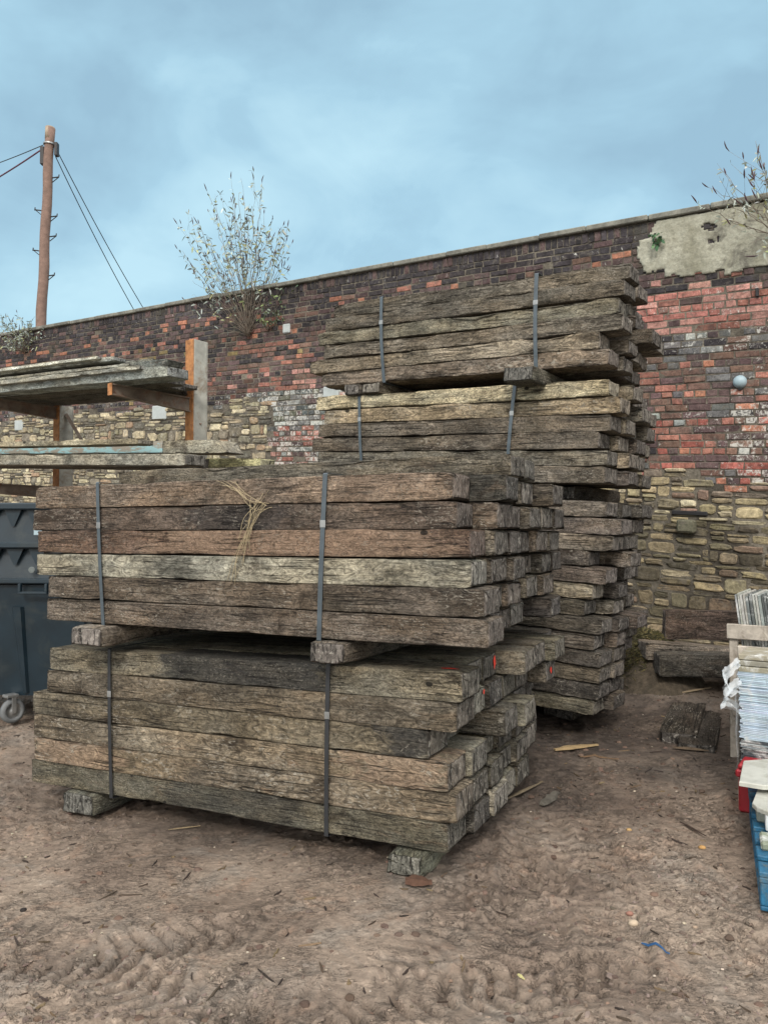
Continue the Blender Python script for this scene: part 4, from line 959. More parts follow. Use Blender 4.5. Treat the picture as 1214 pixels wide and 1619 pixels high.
for (x0, y0, s_) in [(60, 238, -1), (82, 230, 1)]:
    m = MB(); p = W(x0, y0+ (14 if s_ < 0 else 8), Yp-.05); w_, h_ = (.09, .40) if s_ < 0 else (.07, .30); m.box(p-np.array([w_/2, 0, 0]), (w_, 0, 0), (0, .12, 0), (0, 0, h_), (1, 1, 1), .01); child(m, 'junction_box', M_BLACK, pole)
for (y, s_) in [(275, 1), (328, -1), (338, 1), (370, 1), (393, -1), (433, 1)]:
    c = pp_(y); m = MB(); r_ = .13; x1 = s_*(r_+.12)
    m.tube([c+np.array([s_*r_*.8, 0, 0]), c+np.array([x1, 0, .02])], .014, 6); m.tube([c+np.array([s_*r_*.8, 0, -.10]), c+np.array([x1, 0, .02])], .010, 6); m.tube([c+np.array([x1, -.02, .0]), c+np.array([x1, .0, .07])], .012, 6); child(m, 'climbing_step', M_BLACK, pole)
def wire(a, b, r, lab, mat=M_BLACK, sag=.15):
    m = MB(); a = np.array(a); b = np.array(b); m.tube([a+(b-a)*i/24-Z3*sag*4*(i/24)*(1-i/24) for i in range(25)], r, 5); o = m.build('overhead_wire', mat, None, True); tag(o, lab, 'wire', 'overhead wires from the telegraph pole')
wire(W(85, 232, Yp), W(300, 600, 24), .011, 'thin overhead wire running down right from the pole, the upper of two', sag=.25)
wire(W(82, 240, Yp), W(300, 628, 24), .011, 'thin overhead wire running down right from the pole, the lower of two', sag=.35)
wire(W(62, 222, Yp), W(-150, 292, 20), .010, 'thin overhead wire running left from the pole top', sag=.1)
wire(W(60, 229, Yp), W(-150, 342, 20), .017, 'thick purple cable running left from the pole', M_WIREP, sag=.15)

# ------------------------------------------------------------------ shrubs
def shrub(name, base, stems, lab, leafc, seed, leaf=(.075, .013), nleaf=26, twigs=4, spikes=True, bare=.35):
    R_ = random.Random(seed); root = empty(name, base); tag(root, lab, 'shrub'); bpy.context.view_layer.update()
    ms, ml, mf = MB(), MB(), MB(); base = np.array(base, float)
    def leafat(p, d):
        L_ = leaf[0]*R_.uniform(.6, 1.25); w_ = leaf[1]*R_.uniform(.7, 1.3)
        d = np.array(d)+np.array([R_.gauss(0, .6), R_.gauss(0, .6), R_.gauss(-.25, .5)]); d /= np.linalg.norm(d)
        s_ = np.cross(d, [R_.gauss(0, 1), R_.gauss(0, 1), R_.gauss(0, 1)]); s_ /= np.linalg.norm(s_); dr = np.array([0, 0, -L_*.22])
        c = jit(R_.choice(leafc), .25)
        v = [p, p+d*L_*.4+s_*w_, p+d*L_*.4-s_*w_, p+d*L_*.8+s_*w_*.6+dr*.6, p+d*L_*.8-s_*w_*.6+dr*.6, p+d*L_+dr]
        ml.add(v, [(0, 1, 2), (1, 3, 4, 2), (3, 5, 4)], c)
    def spike(p, d):
        L_ = R_.uniform(.06, .12); d = d/np.linalg.norm(d); b2 = np.array([R_.gauss(0, .3), R_.gauss(0, .3), .2]); pts = [p, p+d*L_*.4, p+d*L_*.75+b2*L_*.15, p+d*L_+b2*L_*.35]
        ml.tube(pts, [.003, .008, .006, .001], 4, jit(S(86, 66, 74), .3))
    for (tip, r0, lv) in stems:
        tip = np.array(tip, float); n = 14; mid = (base+tip)/2+np.array([R_.gauss(0, .05), R_.gauss(0, .05), 0])+ (np.array([0, 0, 1])*.12*np.linalg.norm(tip-base)*R_.uniform(-.2, .8))
        pts = []
        for i in range(n+1): q = i/n; pts.append(base*(1-q)**2+mid*2*q*(1-q)+tip*q*q+np.array([R_.gauss(0, .012), R_.gauss(0, .012), R_.gauss(0, .008)]))
        ms.tube(pts, [r0*(1-.75*i/n) for i in range(n+1)], 4)
        for k in range(nleaf if lv else int(nleaf*.2)):
            q = bare+(1-bare)*R_.random()**.7; i = min(n-1, int(q*n)); p = pts[i]+(pts[i+1]-pts[i])*R_.random(); leafat(p, pts[i+1]-pts[i])
        for k in range(twigs if lv else 1):
            i = R_.randint(int(n*max(.3, bare)), n-2); p = pts[i]; d = pts[i+1]-pts[i]; d = d/np.linalg.norm(d); dd = d+np.array([R_.gauss(0, .45), R_.gauss(0, .35), R_.gauss(.15, .3)]); dd /= np.linalg.norm(dd); L_ = R_.uniform(.15, .45)
            tw = [p+dd*L_*j/4+np.array([0, 0, .02*j*j/16]) for j in range(5)]; ms.tube(tw, [r0*.35, r0*.3, r0*.25, r0*.2, r0*.15], 3)
            for j in range(int(nleaf*.4)): leafat(tw[R_.randint(1, 4)], dd)
            if spikes and R_.random() < .5: spike(tw[-1], dd+np.array([0, 0, .6]))
        if spikes and R_.random() < .7: spike(pts[-1], pts[-1]-pts[-2]+np.array([0, 0, .02]))
    child(ms, 'stem', M_STEM, root, True); child(ml, 'foliage', M_LEAF, root)
    return root
LF = [S(150, 162, 156, 1), S(126, 138, 130, 1), S(176, 184, 178, 1), S(160, 164, 120, 1), S(130, 138, 126, 1)]
R_ = random.Random(4)
a, b = on_wall(396, 530); base = WP(a, b, .05); Yb_ = base[1]
tips = [(276, 348), (282, 392), (296, 365), (310, 350), (325, 385), (329, 292), (340, 345), (346, 300), (358, 278), (372, 300), (385, 276), (398, 276), (408, 282), (415, 300), (402, 330), (420, 330), (428, 345), (412, 360), (445, 348), (447, 360), (448, 380), (440, 400), (425, 372), (300, 405), (315, 420), (335, 330), (352, 365), (370, 345), (388, 372), (378, 400), (330, 410), (350, 420), (365, 310), (391, 312), (432, 385), (320, 370), (305, 385), (360, 390), (405, 395)]
st_ = [(W(x+R_.gauss(0, 3), y+R_.gauss(0, 3), Yb_-.25+R_.uniform(-.45, .35)), R_.uniform(.004, .008), True) for x, y in tips]
st_ += [(W(x, y, Yb_-.3+R_.uniform(-.3, .2)), .005, False) for x, y in [(300, 440), (320, 450), (305, 462), (340, 455), (290, 470), (345, 440), (372, 430), (445, 420), (355, 470), (330, 480), (415, 425), (430, 440), (300, 500), (370, 460), (395, 440), (410, 460), (380, 450), (350, 500), (420, 490)]]
shrub('buddleia_shrub', base, st_, 'large buddleia with pale leaves growing out of the brick wall against the sky', LF, 5, nleaf=13, twigs=3, leaf=(.085, .011), bare=.40)
a, b = on_wall(425, 520); base = WP(a, b, .03); Yb_ = base[1]
shrub('green_shrub', base, [(W(x, y, Yb_-.2), .006, True) for x, y in [(432, 462), (445, 450), (448, 480), (450, 500), (420, 475), (436, 488), (425, 505), (412, 500)]], 'small green leafy climber on the wall right of the large buddleia', [S(88, 108, 84), S(124, 140, 92), S(110, 122, 106)], 6, nleaf=9, twigs=2, leaf=(.07, .014), spikes=False, bare=.3)
a, b = on_wall(1246, 372); base = WP(a, b, .05); Yb_ = base[1]
shrub('buddleia_shrub', base, [(W(x, y, Yb_-R_.uniform(.0, .5)), .006, True) for x, y in [(1105, 316), (1132, 288), (1142, 262), (1160, 300), (1180, 245), (1186, 272), (1200, 215), (1205, 235), (1176, 320), (1150, 318), (1196, 290), (1212, 262), (1230, 240), (1250, 200), (1270, 260), (1290, 300), (1190, 380), (1204, 400), (1160, 345)]], 'straggly buddleia hanging over the wall top at the right edge', LF, 8, nleaf=6, twigs=2, leaf=(.065, .009), bare=.45)
a, b = on_wall(38, 556); base = WP(a, b, .05); Yb_ = base[1]
shrub('buddleia_shrub', base, [(W(x, y, Yb_-R_.uniform(.0, .5)), R_.uniform(.006, .01), True) for x, y in [(0, 505), (8, 512), (20, 508), (30, 515), (44, 505), (52, 497), (-15, 500), (-30, 520), (65, 520), (74, 532), (5, 530), (15, 545), (28, 530), (60, 545), (-10, 545), (40, 520), (50, 530), (22, 522), (70, 550), (-40, 545)]], 'bushy buddleia sprawling over the wall below the telegraph pole', LF+[S(110, 120, 84)], 9, nleaf=16, twigs=3, leaf=(.08, .010), bare=.25)
a, b = on_wall(1040, 376); base = WP(a, b, .03)
shrub('wall_fern', base, [(W(x, y, base[1]-.08), .004, True) for x, y in [(1036, 366), (1046, 366), (1048, 378), (1034, 380), (1041, 384), (1044, 372)]], 'small green plant growing at the edge of the cement render', [S(70, 112, 78), S(92, 124, 88)], 10, nleaf=6, twigs=0, leaf=(.06, .02), spikes=False, bare=.4)

# ------------------------------------------------------------------ right-hand goods
gx = lambda x, y: float(gz(x, y, False))
# slate crate
cr = empty('slate_crate', (2.35, 5.2, .05)); tag(cr, 'pale wooden crate at the right holding upright slates', 'crate'); bpy.context.view_layer.update()
fu = np.array([.83, -.558, 0]); fu /= np.linalg.norm(fu); fv = np.array([.558, .83, 0]); fv /= np.linalg.norm(fv)
oc = W(1147, 0, 5.1)
def cz(py, Y=5.1): return EYE+(HZ-py)/F*Y
def cbox(mb, du, dv, z0, z1, w_, d_, col=(1, 1, 1)): p = oc+fu*du+fv*dv; p[2] = z0; mb.box(p, fu*w_, fv*d_, Z3*(z1-z0), col, .004)
m = MB(); cbox(m, 0, -.025, cz(1008), cz(985), 1.2, .025); child(m, 'top_rail', M_CRATE, cr)
for du, dv in ((.01, .0), (1.1, .0), (.01, .75), (1.1, .75)):
    m = MB(); cbox(m, du, dv+.001, gx(*(oc+fu*du+fv*dv)[:2])-.03, cz(986), .05, .05); child(m, 'post', M_CRATE, cr)
m = MB(); cbox(m, .03, -.024, cz(1128), cz(1112), 1.15, .022); child(m, 'lower_rail', M_CRATE, cr)
m = MB(); cbox(m, .03, .0, cz(1112), cz(1104), 1.15, .8); child(m, 'deck', M_CRATE, cr)
m = MB(); cbox(m, .0, .78, cz(1008), cz(985), 1.2, .02); child(m, 'rear_rail', M_CRATE, cr)
# upright slates in the crate
k = 0; du = .035
while du < 1.08 and k < 60:
    m = MB(); wd = random.uniform(.010, .018); hh = random.uniform(-.012, .012); R2 = random.uniform(0, .02)
    p = oc+fu*du+fv*(.06+R2); p[2] = cz(1104)+.002; lean = -fu*.085
    topz = cz(941)+hh-p[2]; c = jit(random.choice([S(150, 158, 158), S(120, 128, 128), S(172, 176, 170), S(92, 98, 100)]), .1)
    m.box(p+fu*.085, fu*wd, fv*.5, Z3*topz+lean, c, .002)
    o = m.build('roof_slate', M_SLATE); tag(o, 'upright weathered roofing slate stood on edge in the pale wooden crate', 'slate', 'roofing slates stood upright in the crate'); du += wd+.003; k += 1
# board + pale boards below the rail
def slab(name, px, py, Y, w_, d_, h_, mat, lab, cat, grp=None, col=(1, 1, 1), bev=.006, u=fu, v=fv):
    m = MB(); p = W(px, py, Y); m.box(p, u*w_, v*d_, Z3*h_, col, bev); o = m.build(name, mat); return tag(o, lab, cat, grp)
slab('timber_board', 1162, 1056, 4.75, .9, .03, .14, M_CRATE, 'pale board standing below the crate rail behind the slate pile', 'board')
# pile of flat slates, wrapped
Ys = 4.3; zb = EYE+(HZ-1213)/F*Ys; zt = EYE+(HZ-1062)/F*Ys; z = zb; k = 0
so = W(1167, 0, Ys)
while z < zt:
    h_ = random.uniform(.007, .011); m = MB(); j = random.gauss(0, .004)+ (.006 if k % 9 == 0 else 0)
    p = so+fu*(j-(z-zb)*.02)+fv*random.gauss(0, .003); p[2] = z
    hi = (z-zb)/(zt-zb); c = jit(S(190, 208, 224) if hi > .3 else random.choice([S(70, 78, 84), S(150, 164, 174), S(60, 66, 70)]), .12)
    m.box(p, fu*.60, fv*.32, Z3*(h_-.0015), c, .0015); o = m.build('roof_slate', M_SLATE)
    tag(o, 'flat bluish roofing slate in the wrapped pile at the right edge', 'slate', 'roofing slates lying flat in the wrapped pile'); z += h_; k += 1
for i, (py, tn) in enumerate([(1062, S(170, 166, 146)), (1052, S(160, 158, 144)), (1042, S(176, 170, 150))]):
    p = so+fu*(-.01); px, _ = proj(p); m = MB(); q = so+fu*(-.012)+fv*(.0+.004*i); q[2] = zt+.004+i*.033; m.box(q, fu*.62, fv*.34, Z3*.030, tuple(x*.8 for x in tn), .004); o = m.build('timber_board', M_SLATE)
    tag(o, ['lowest', 'middle', 'topmost'][i]+' of three beige flat boards on top of the slate pile', 'board', 'beige boards capping the slate pile')
# clear wrap with a torn loose end
wv_, wf_ = [], []
N1, N2 = 26, 60
def wrap_sheet(fn, nu, nv, lab=None):
    n0 = len(wv_)
    for i in range(nu+1):
        for j in range(nv+1): wv_.append(fn(i/nu, j/nv))
    for i in range(nu):
        for j in range(nv): a_ = n0+i*(nv+1)+j; wf_.append((a_, a_+1, a_+nv+2, a_+nv+1))
def side(uq, vq):
    p = so+fu*(-.022-.012*fbm(uq*3, vq*6, 0, 3, 3))+fv*(-.012+uq*.34); p = np.array(p); p[2] = zb+vq*(zt-zb)*1.12-.02; return p
def frontw(uq, vq):
    p = so+fu*(-.02+uq*.10)+fv*(-.016-.006*float(fbm(uq*3, vq*8, 0, 4, 3))*math.sin(uq*3)); p = np.array(p); p[2] = zb+vq*(zt-zb)*1.0-.02; return p
wrap_sheet(side, 8, 30)
def rag(uq, vq):
    a0_ = W(1168, 1052, Ys-.04); path = [W(1166, 1046, Ys-.04), W(1150, 1062, Ys-.08), W(1142, 1072, Ys-.10), W(1150, 1092, Ys-.09), W(1163, 1086, Ys-.05)]
    k_ = vq*4; i = min(3, int(k_)); p = path[i]+(path[i+1]-path[i])*(k_-i); wd = .035*math.sin(math.pi*min(1, vq+.12))+.01
    return p+np.array([.2*wd*(uq-.5), .06*float(fbm(uq*4, vq*5, 0, 5, 3)), wd*2*(uq-.5)])+np.array([.01*float(fbm(uq*6, vq*6, 1, 6, 2)), 0, .01*float(fbm(uq*6, vq*6, 2, 7, 2))])
def rag2(uq, vq):
    path = [W(1167, 1076, Ys-.05), W(1150, 1092, Ys-.10), W(1138, 1106, Ys-.12), W(1152, 1112, Ys-.10), W(1168, 1126, Ys-.04)]
    k_ = vq*4; i = min(3, int(k_)); p = path[i]+(path[i+1]-path[i])*(k_-i); wd = .045*math.sin(math.pi*min(1, vq+.1))+.01
    return p+np.array([.3*wd*(uq-.5), .06*float(fbm(uq*4, vq*5, 3, 5, 3)), wd*1.6*(uq-.5)])+np.array([.01*float(fbm(uq*6, vq*6, 4, 6, 2)), 0, .012*float(fbm(uq*6, vq*6, 5, 7, 2))])
wrap_sheet(rag, 8, 24); wrap_sheet(rag2, 8, 24)
o = link('plastic_wrap', mesh('plastic_wrap', wv_, wf_, M_WRAP, True)); tag(o, 'torn clear plastic wrap flapping from the side of the slate pile', 'plastic wrap')
# pallet under the pile, red crate, blue pallet, slabs
pu, pv_ = -u1.copy(), v1.copy(); pu[2] = 0; pv_ = np.array([.395, .919, 0])
m = MB(); p = so+fu*(-.02)-fv*.02; g_ = gx(p[0], p[1]); 
spl = empty('wooden_pallet', (p[0], p[1], g_)); tag(spl, 'weathered wooden pallet under the wrapped slate pile', 'pallet'); bpy.context.view_layer.update()
for k in range(3): m = MB(); q = p+fv*(.02+k*.13); q[2] = g_-.01; m.box(q, fu*.7, fv*.08, Z3*(zb-g_-.02), (1, 1, 1), .004); child(m, 'bearer', M_CRATE, spl)
m = MB(); q = p.copy(); q[2] = zb-.028; m.box(q, fu*.7, fv*.42, Z3*.022, (1, 1, 1), .003); child(m, 'deck', M_CRATE, spl)
rc = empty('red_crate', (*W(1160, 0, 4.18)[:2], 0)); tag(rc, 'red plastic crate on the mud beneath the pale stone slab', 'crate'); bpy.context.view_layer.update()
q = W(1157, 1270, 4.15); q[2] = gx(q[0], q[1]); hR = EYE+(HZ-1205)/F*4.15-q[2]
m = MB(); q1 = q.copy(); m.box(q1+fu*.012+fv*.012, fu*.26, fv*.18, Z3*(hR-.07), (1, 1, 1), .01); child(m, 'body', M_RED, rc)
m = MB(); q2 = q.copy(); q2[2] += hR-.069; m.box(q2, fu*.285, fv*.205, Z3*.04, (1, 1, 1), .008); child(m, 'rim', M_RED, rc)
m = MB(); q2 = q+fu*.01+fv*.01; q2[2] += hR-.028; m.box(q2, fu*.26, fv*.18, Z3*.028, (1, 1, 1), .010); child(m, 'lid', M_RED, rc)
# blue pallet
pl_o = W(1194, 0, 3.10); gP = gx(pl_o[0], pl_o[1]); bp = empty('blue_pallet', (pl_o[0], pl_o[1], gP)); tag(bp, 'scuffed blue wooden pallet on the mud at the right edge', 'pallet'); bpy.context.view_layer.update()
lv = pv_*1.02; z0 = gP+.0
def pbox(mb, a_, b_, za, zc, w_, d_): q = pl_o+pu*a_+pv_*b_; q[2] = za; mb.box(q, pu*w_, pv_*d_, Z3*(zc-za), (1, 1, 1), .004)
for a_ in (0, .45, .9): m = MB(); pbox(m, a_, 0, z0+.004, z0+.022, .10, 1.15); child(m, 'bottom_board', M_BLUE, bp)
for a_ in (0.001, .45, .9):
    for b_ in (.0, .5, 1.03): m = MB(); pbox(m, a_, b_+.002, z0+.0225, z0+.112, .098, .118); child(m, 'block', M_BLUE, bp)
for b_ in (0, .52, 1.03): m = MB(); pbox(m, -.003, b_, z0+.1125, z0+.135, 1.0, .12); child(m, 'stringer', M_BLUE, bp)
for k in range(7): m = MB(); pbox(m, -.004, k*.170, z0+.1355, z0+.157, 1.0, .115); child(m, 'deck_board', M_BLUE, bp)
def polyslab(pts, Y, th, lab, name='stone_slab', mat=M_MARBLE, zc=None, tilt=None):
    """flat slab with an irregular outline; pts are (photo x, distance) pairs on a level plane at height zc"""
    m = MB(); P2 = [np.array([(x-607)/F*y, y, zc]) for x, y in pts]
    n = len(P2); c = sum(P2)/n; inn = [c+(p-c)*.985 for p in P2]; tv = np.array([0, 0, th])
    v = P2+[p+tv*.8 for p in P2]+[p+tv for p in inn]; f = [tuple(range(n))[::-1], tuple(range(2*n, 3*n))]
    for r_ in range(2):
        for k in range(n): k2 = (k+1) % n; f.append((r_*n+k, r_*n+k2, (r_+1)*n+k2, (r_+1)*n+k))
    m.add(v, f); o = m.build(name, mat); tag(o, lab, 'stone slab', 'pale broken stone slabs at the right edge'); return o
def yat(py, z): return (EYE-z)*F/(py-HZ)
z1 = .285
polyslab([(1163, yat(1239, z1)), (1170, yat(1206, z1)), (1300, yat(1196, z1)), (1330, yat(1225, z1)), (1240, yat(1246, z1)), (1200, yat(1245, z1))], 0, .022, 'cream stone slab jutting out above the red crate', zc=z1)
z2 = .27
polyslab([(1183, yat(1262, z2)), (1192, yat(1240, z2)), (1300, yat(1236, z2)), (1330, yat(1270, z2)), (1250, yat(1278, z2)), (1212, yat(1277, z2)), (1190, yat(1268, z2))], 0, .020, 'greenish white slab, lower and nearer than the cream slab', zc=z2-.03)
for i, (px, py, Y, w_, d_, h_, c, lab) in enumerate([(1190, 1290, 3.62, .5, .22, .055, (.30, .33, .28), 'grey-green stone block directly under the greenish slab'), (1204, 1325, 3.50, .40, .10, .085, (.8, .84, .86), 'white stone block on the blue pallet'), (1196, 1352, 3.30, .40, .14, .035, (.20, .23, .17), 'dirty broken stone lump on the blue pallet front')]):
    q = W(px, py, Y); q[2] = z0+.1585; m = MB(); m.box(q, pu*w_, pv_*d_, Z3*h_, c, .008); o = m.build('stone_block', M_SLATE); tag(o, lab, 'stone block', 'stone blocks on the blue pallet')

# ------------------------------------------------------------------ timbers by the wall on the right
g = fu; 
def lying(px, py, Y, L, w_, h_, tone, lab, yaw=0, z=None, roll=0, dirv=None, warm=.2, chip=.02):
    """left-front-bottom corner; runs to the right"""
    d = np.array(dirv if dirv is not None else fu, float); d /= np.linalg.norm(d); u_, v_, n_ = frame(-d)
    p = W(px, py, Y); 
    if z is not None: p[2] = z
    seedc[0] += 1; me = beam_mesh(L, w_, h_, seedc[0], nx=60, chip=chip, A=.006)
    loc = p+d*L/2+v_*w_/2+n_*h_/2; o = link('old_timber', me, None, mat4(u_, v_, n_, loc, roll), tone); o['warm'] = warm; return tag(o, lab, 'timber', 'old timbers lying by the wall on the right')
lying(1040, 1070, 6.25, 1.3, .25, .185, S(66, 62, 58, K), 'dark sleeper lying lowest in the pile against the wall', dirv=(.98, -.12, 0))
lying(1018, 1043, 6.45, 1.3, .26, .15, S(108, 96, 86, K), 'grey-brown sleeper end jutting out left on top of the dark one', dirv=(.99, -.05, -.07))
lying(1050, 1010, 6.8, 1.4, .12, .26, S(78, 60, 52, K), 'dark reddish sleeper on edge leaning back against the stone wall', dirv=(.99, -.1, -.02), warm=.5)
lying(1100, 1150, 5.3, .9, .25, .13, S(62, 54, 48, K), 'dark sleeper half sunk in the mud left of the slate crate', dirv=(.5, 1.0, .06), z=gx(2.15, 5.4)-.05)
lying(1128, 1178, 5.15, .9, .25, .12, S(56, 50, 46, K), 'dark sleeper in the mud close against the slate crate posts', dirv=(.5, 1.0, .06), z=gx(2.2, 5.2)-.06)

# ------------------------------------------------------------------ litter
def chip_mesh(m, p, L, w_, h_, ang, col, tilt=0.0):
    d = np.array([math.cos(ang), math.sin(ang), tilt]); e = np.array([-math.sin(ang), math.cos(ang), 0]); k = 6; v = []
    for i in range(k):
        q = i/(k-1)-.5; ww = w_*(1-.7*abs(q*2)**2)*random.uniform(.75, 1.1); c = p+d*L*q+e*random.uniform(-.15, .15)*w_+Z3*h_*.2*random.random()
        v += [c-e*ww/2, c+e*ww/2, c+e*ww*.3+Z3*h_, c-e*ww*.3+Z3*h_]
    f = [(0, 3, 2, 1), tuple(range(4*(k-1), 4*k))]
    for i in range(k-1):
        for j in range(4): j2 = (j+1) % 4; f.append((i*4+j, i*4+j2, (i+1)*4+j2, (i+1)*4+j))
    m.add(v, f, col)
def pebble(m, p, r, col):
    v = []; f = []; n = 7
    for i, (rr, zz) in enumerate([(.75, -.3), (1, .1), (.7, .55), (.2, .7)]):
        for k in range(n): th = 2*math.pi*k/n; j = random.uniform(.8, 1.15); v.append(p+np.array([r*rr*j*math.cos(th)*1.2, r*rr*j*math.sin(th), r*zz]))
    for i in range(3):
        for k in range(n): k2 = (k+1) % n; f.append((i*n+k, i*n+k2, (i+1)*n+k2, (i+1)*n+k))
    f.append(tuple(range(3*n, 4*n))); m.add(v, f, col)
m = MB(); mp = MB()
def inblocked(x, y):
    s = (x-C2[0])*u2[0]+(y-C2[1])*u2[1]; w = (x-C2[0])*v2[0]+(y-C2[1])*v2[1]; return -.0 < s < 2.6 and .15 < w < 1.8
pts_ = []
for k in range(1300):
    y = 2.1+5.2*random.random()**1.5; x = random.uniform(-.55, .55)*y+random.uniform(-.2, .2)
    if k % 4 == 0: x = random.gauss(1.4, .5); y = random.gauss(4.9, .7)
    if inblocked(x, y) or y < 2.05: continue
    pts_.append((x, y, k))
ZG = gz(np.array([p[0] for p in pts_]), np.array([p[1] for p in pts_]))
for (x, y, k), zg_ in zip(pts_, ZG):
    p = np.array([x, y, float(zg_)])
    if k % 3 == 0: chip_mesh(m, p, random.uniform(.015, .05)*(1 if random.random() < .85 else 2.2), random.uniform(.004, .014), .005, random.uniform(0, 3.1), jit(random.choice([S(92, 78, 62), S(60, 50, 44), S(50, 42, 38), S(120, 104, 80), S(74, 62, 52)]), .2), random.uniform(-.1, .1))
    elif k % 3 == 1: pebble(m, p, random.uniform(.003, .0075), jit(random.choice([S(176, 166, 148), S(130, 108, 92), S(110, 96, 84), S(96, 84, 76)]), .2))
    else: pebble(m, p-Z3*.002, random.uniform(.005, .018), jit(random.choice([S(100, 84, 74), S(88, 72, 62), S(112, 92, 80)]), .1))
cr_ = []
while len(cr_) < 5200:
    y = 2.15+4.2*random.random()**1.35; x = random.uniform(-.54, .54)*y
    if inblocked(x, y): continue
    cr_.append((x, y))
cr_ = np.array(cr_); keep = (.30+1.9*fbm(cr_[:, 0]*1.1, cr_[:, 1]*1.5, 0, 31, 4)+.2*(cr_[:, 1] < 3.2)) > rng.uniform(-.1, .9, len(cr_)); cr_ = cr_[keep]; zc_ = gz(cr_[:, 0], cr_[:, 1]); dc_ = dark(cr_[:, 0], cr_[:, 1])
for (x, y), zz_, dd_ in zip(cr_, zc_, dc_):
    p = np.array([x, y, float(zz_)]); a_ = random.uniform(0, 3.14); L_ = random.uniform(.005, .018)*(1.6 if random.random() < .06 else 1); W_ = L_*random.uniform(.35, .8); hh_ = random.uniform(.003, .009)
    d = np.array([math.cos(a_), math.sin(a_), random.uniform(-.35, .35)]); e = np.array([-math.sin(a_), math.cos(a_), random.uniform(-.3, .3)]); k_ = 6; v = []
    for i in range(k_): th = 2*math.pi*i/k_; q_ = random.uniform(.7, 1.15); v.append(p+d*L_*q_*math.cos(th)+e*W_*q_*math.sin(th)-Z3*.002)
    for i in range(k_): v.append(p+(v[i]-p)*random.uniform(.55, .85)+Z3*hh_*random.uniform(.7, 1.1))
    f = [(i, (i+1) % k_, k_+(i+1) % k_, k_+i) for i in range(k_)]+[tuple(range(k_, 2*k_))]
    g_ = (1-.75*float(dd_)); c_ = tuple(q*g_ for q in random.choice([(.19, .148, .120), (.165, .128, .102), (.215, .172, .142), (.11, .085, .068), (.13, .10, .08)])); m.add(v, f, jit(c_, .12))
o = m.build('ground_litter', M_CHIP); tag(o, 'small wood chips, clods and grit scattered over the mud', 'litter', kind='stuff')
def gp(px, py):
    y = EYE*F/(py-HZ)
    for _ in range(12): x = (px-607)/F*y; y = (EYE-float(gz(x, y)))*F/(py-HZ)
    return np.array([(px-607)/F*y, y, float(gz((px-607)/F*y, y))])
def stick(pxa, pya, pxb, pyb, w_, col, lab, name='wood_splinter', cat='wood splinter', mat=M_CHIP, grp='loose pieces lying on the mud'):
    a_, b_ = gp(pxa, pya), gp(pxb, pyb); m = MB(); d = b_-a_; L_ = np.linalg.norm(d); d /= L_; e = np.cross(d, Z3); e /= np.linalg.norm(e); v = []; k = 9
    for i in range(k):
        q = i/(k-1); c = a_+(b_-a_)*q+Z3*.006; c[2] = .004+max(c[2], float(gz(c[0], c[1]))); ww = w_*(.55+.45*math.sin(math.pi*min(1, q*1.1+.05)))*random.uniform(.8, 1.15); v += [c-e*ww/2, c+e*ww/2, c+e*ww*.35+Z3*ww*.4, c-e*ww*.35+Z3*ww*.4]
    f = [(0, 3, 2, 1), tuple(range(4*(k-1), 4*k))]
    for i in range(k-1):
        for j in range(4): j2 = (j+1) % 4; f.append((i*4+j, i*4+j2, (i+1)*4+j2, (i+1)*4+j))
    m.add(v, f, col); o = m.build(name, mat); tag(o, lab, cat, grp)
stick(874, 1186, 942, 1178, .045, S(158, 136, 100), 'pale split of wood on the dark mud before the rear stack')
stick(914, 1196, 975, 1200, .02, S(110, 88, 66), 'thin brown stick just below the pale split of wood')
stick(853, 1272, 881, 1247, .055, S(96, 92, 84), 'grey rounded offcut on the mud right of the near stack', 'wood_offcut', 'wood offcut')
stick(1008, 1483, 1052, 1503, .012, S(38, 84, 130), 'thin blue plastic strip lying on the mud', 'plastic_strip', 'plastic strip')
stick(1060, 1182, 1128, 1188, .03, S(96, 82, 66), 'brown stick on the dark ground left of the slate crate')
stick(800, 1262, 852, 1240, .02, S(120, 108, 88), 'short thin stick beside the lower right corner of the near stack')
stick(1070, 1298, 1110, 1320, .012, S(60, 46, 38), 'dark forked twig on the mud in the middle of the track')
stick(830, 1118, 0+870, 1110, .03, S(70, 60, 50), 'dark splinter in the gap between the two stacks')
stick(270, 1310, 320, 1304, .01, S(140, 124, 96), 'thin pale stick on the mud in front of the near stack')
stick(640, 1392, 682, 1398, .06, S(92, 66, 52), 'flat brown chip of wood under the mossy bearer', 'wood_offcut', 'wood offcut')
stick(815, 1535, 826, 1548, .012, S(190, 184, 130), 'tiny yellow-green stalk on the mud near the bottom', 'dry_stalk', 'stalk')
stick(1075, 1096, 1120, 1088, .03, S(150, 134, 110), 'pale broken bark piece in front of the old timbers')
stick(985, 1086, 1024, 1078, .02, S(160, 150, 124), 'pale stick on the mossy heap at the foot of the wall')
for i, (px, py, r, c, lab) in enumerate([(996, 1452, .020, S(190, 172, 150), 'pale rounded pebble on the open mud'), (990, 1437, .014, S(150, 110, 96), 'small reddish pebble just behind the pale one'), (1104, 1335, .016, S(190, 150, 96), 'small tan fungus-like lump on the right-hand track'), (1092, 1458, .010, S(170, 150, 130), 'small pale stone right of the pale rounded pebble'),
                                          (990, 1306, .014, S(176, 146, 100), 'tan chip beside the dark twigs'), (45, 1432, .014, S(40, 34, 32), 'dark lump at the left edge of the mud')]):
    m = MB(); pebble(m, gp(px, py), r, c); o = m.build('pebble', M_CHIP, None, True); tag(o, lab, 'pebble', 'pebbles on the mud')

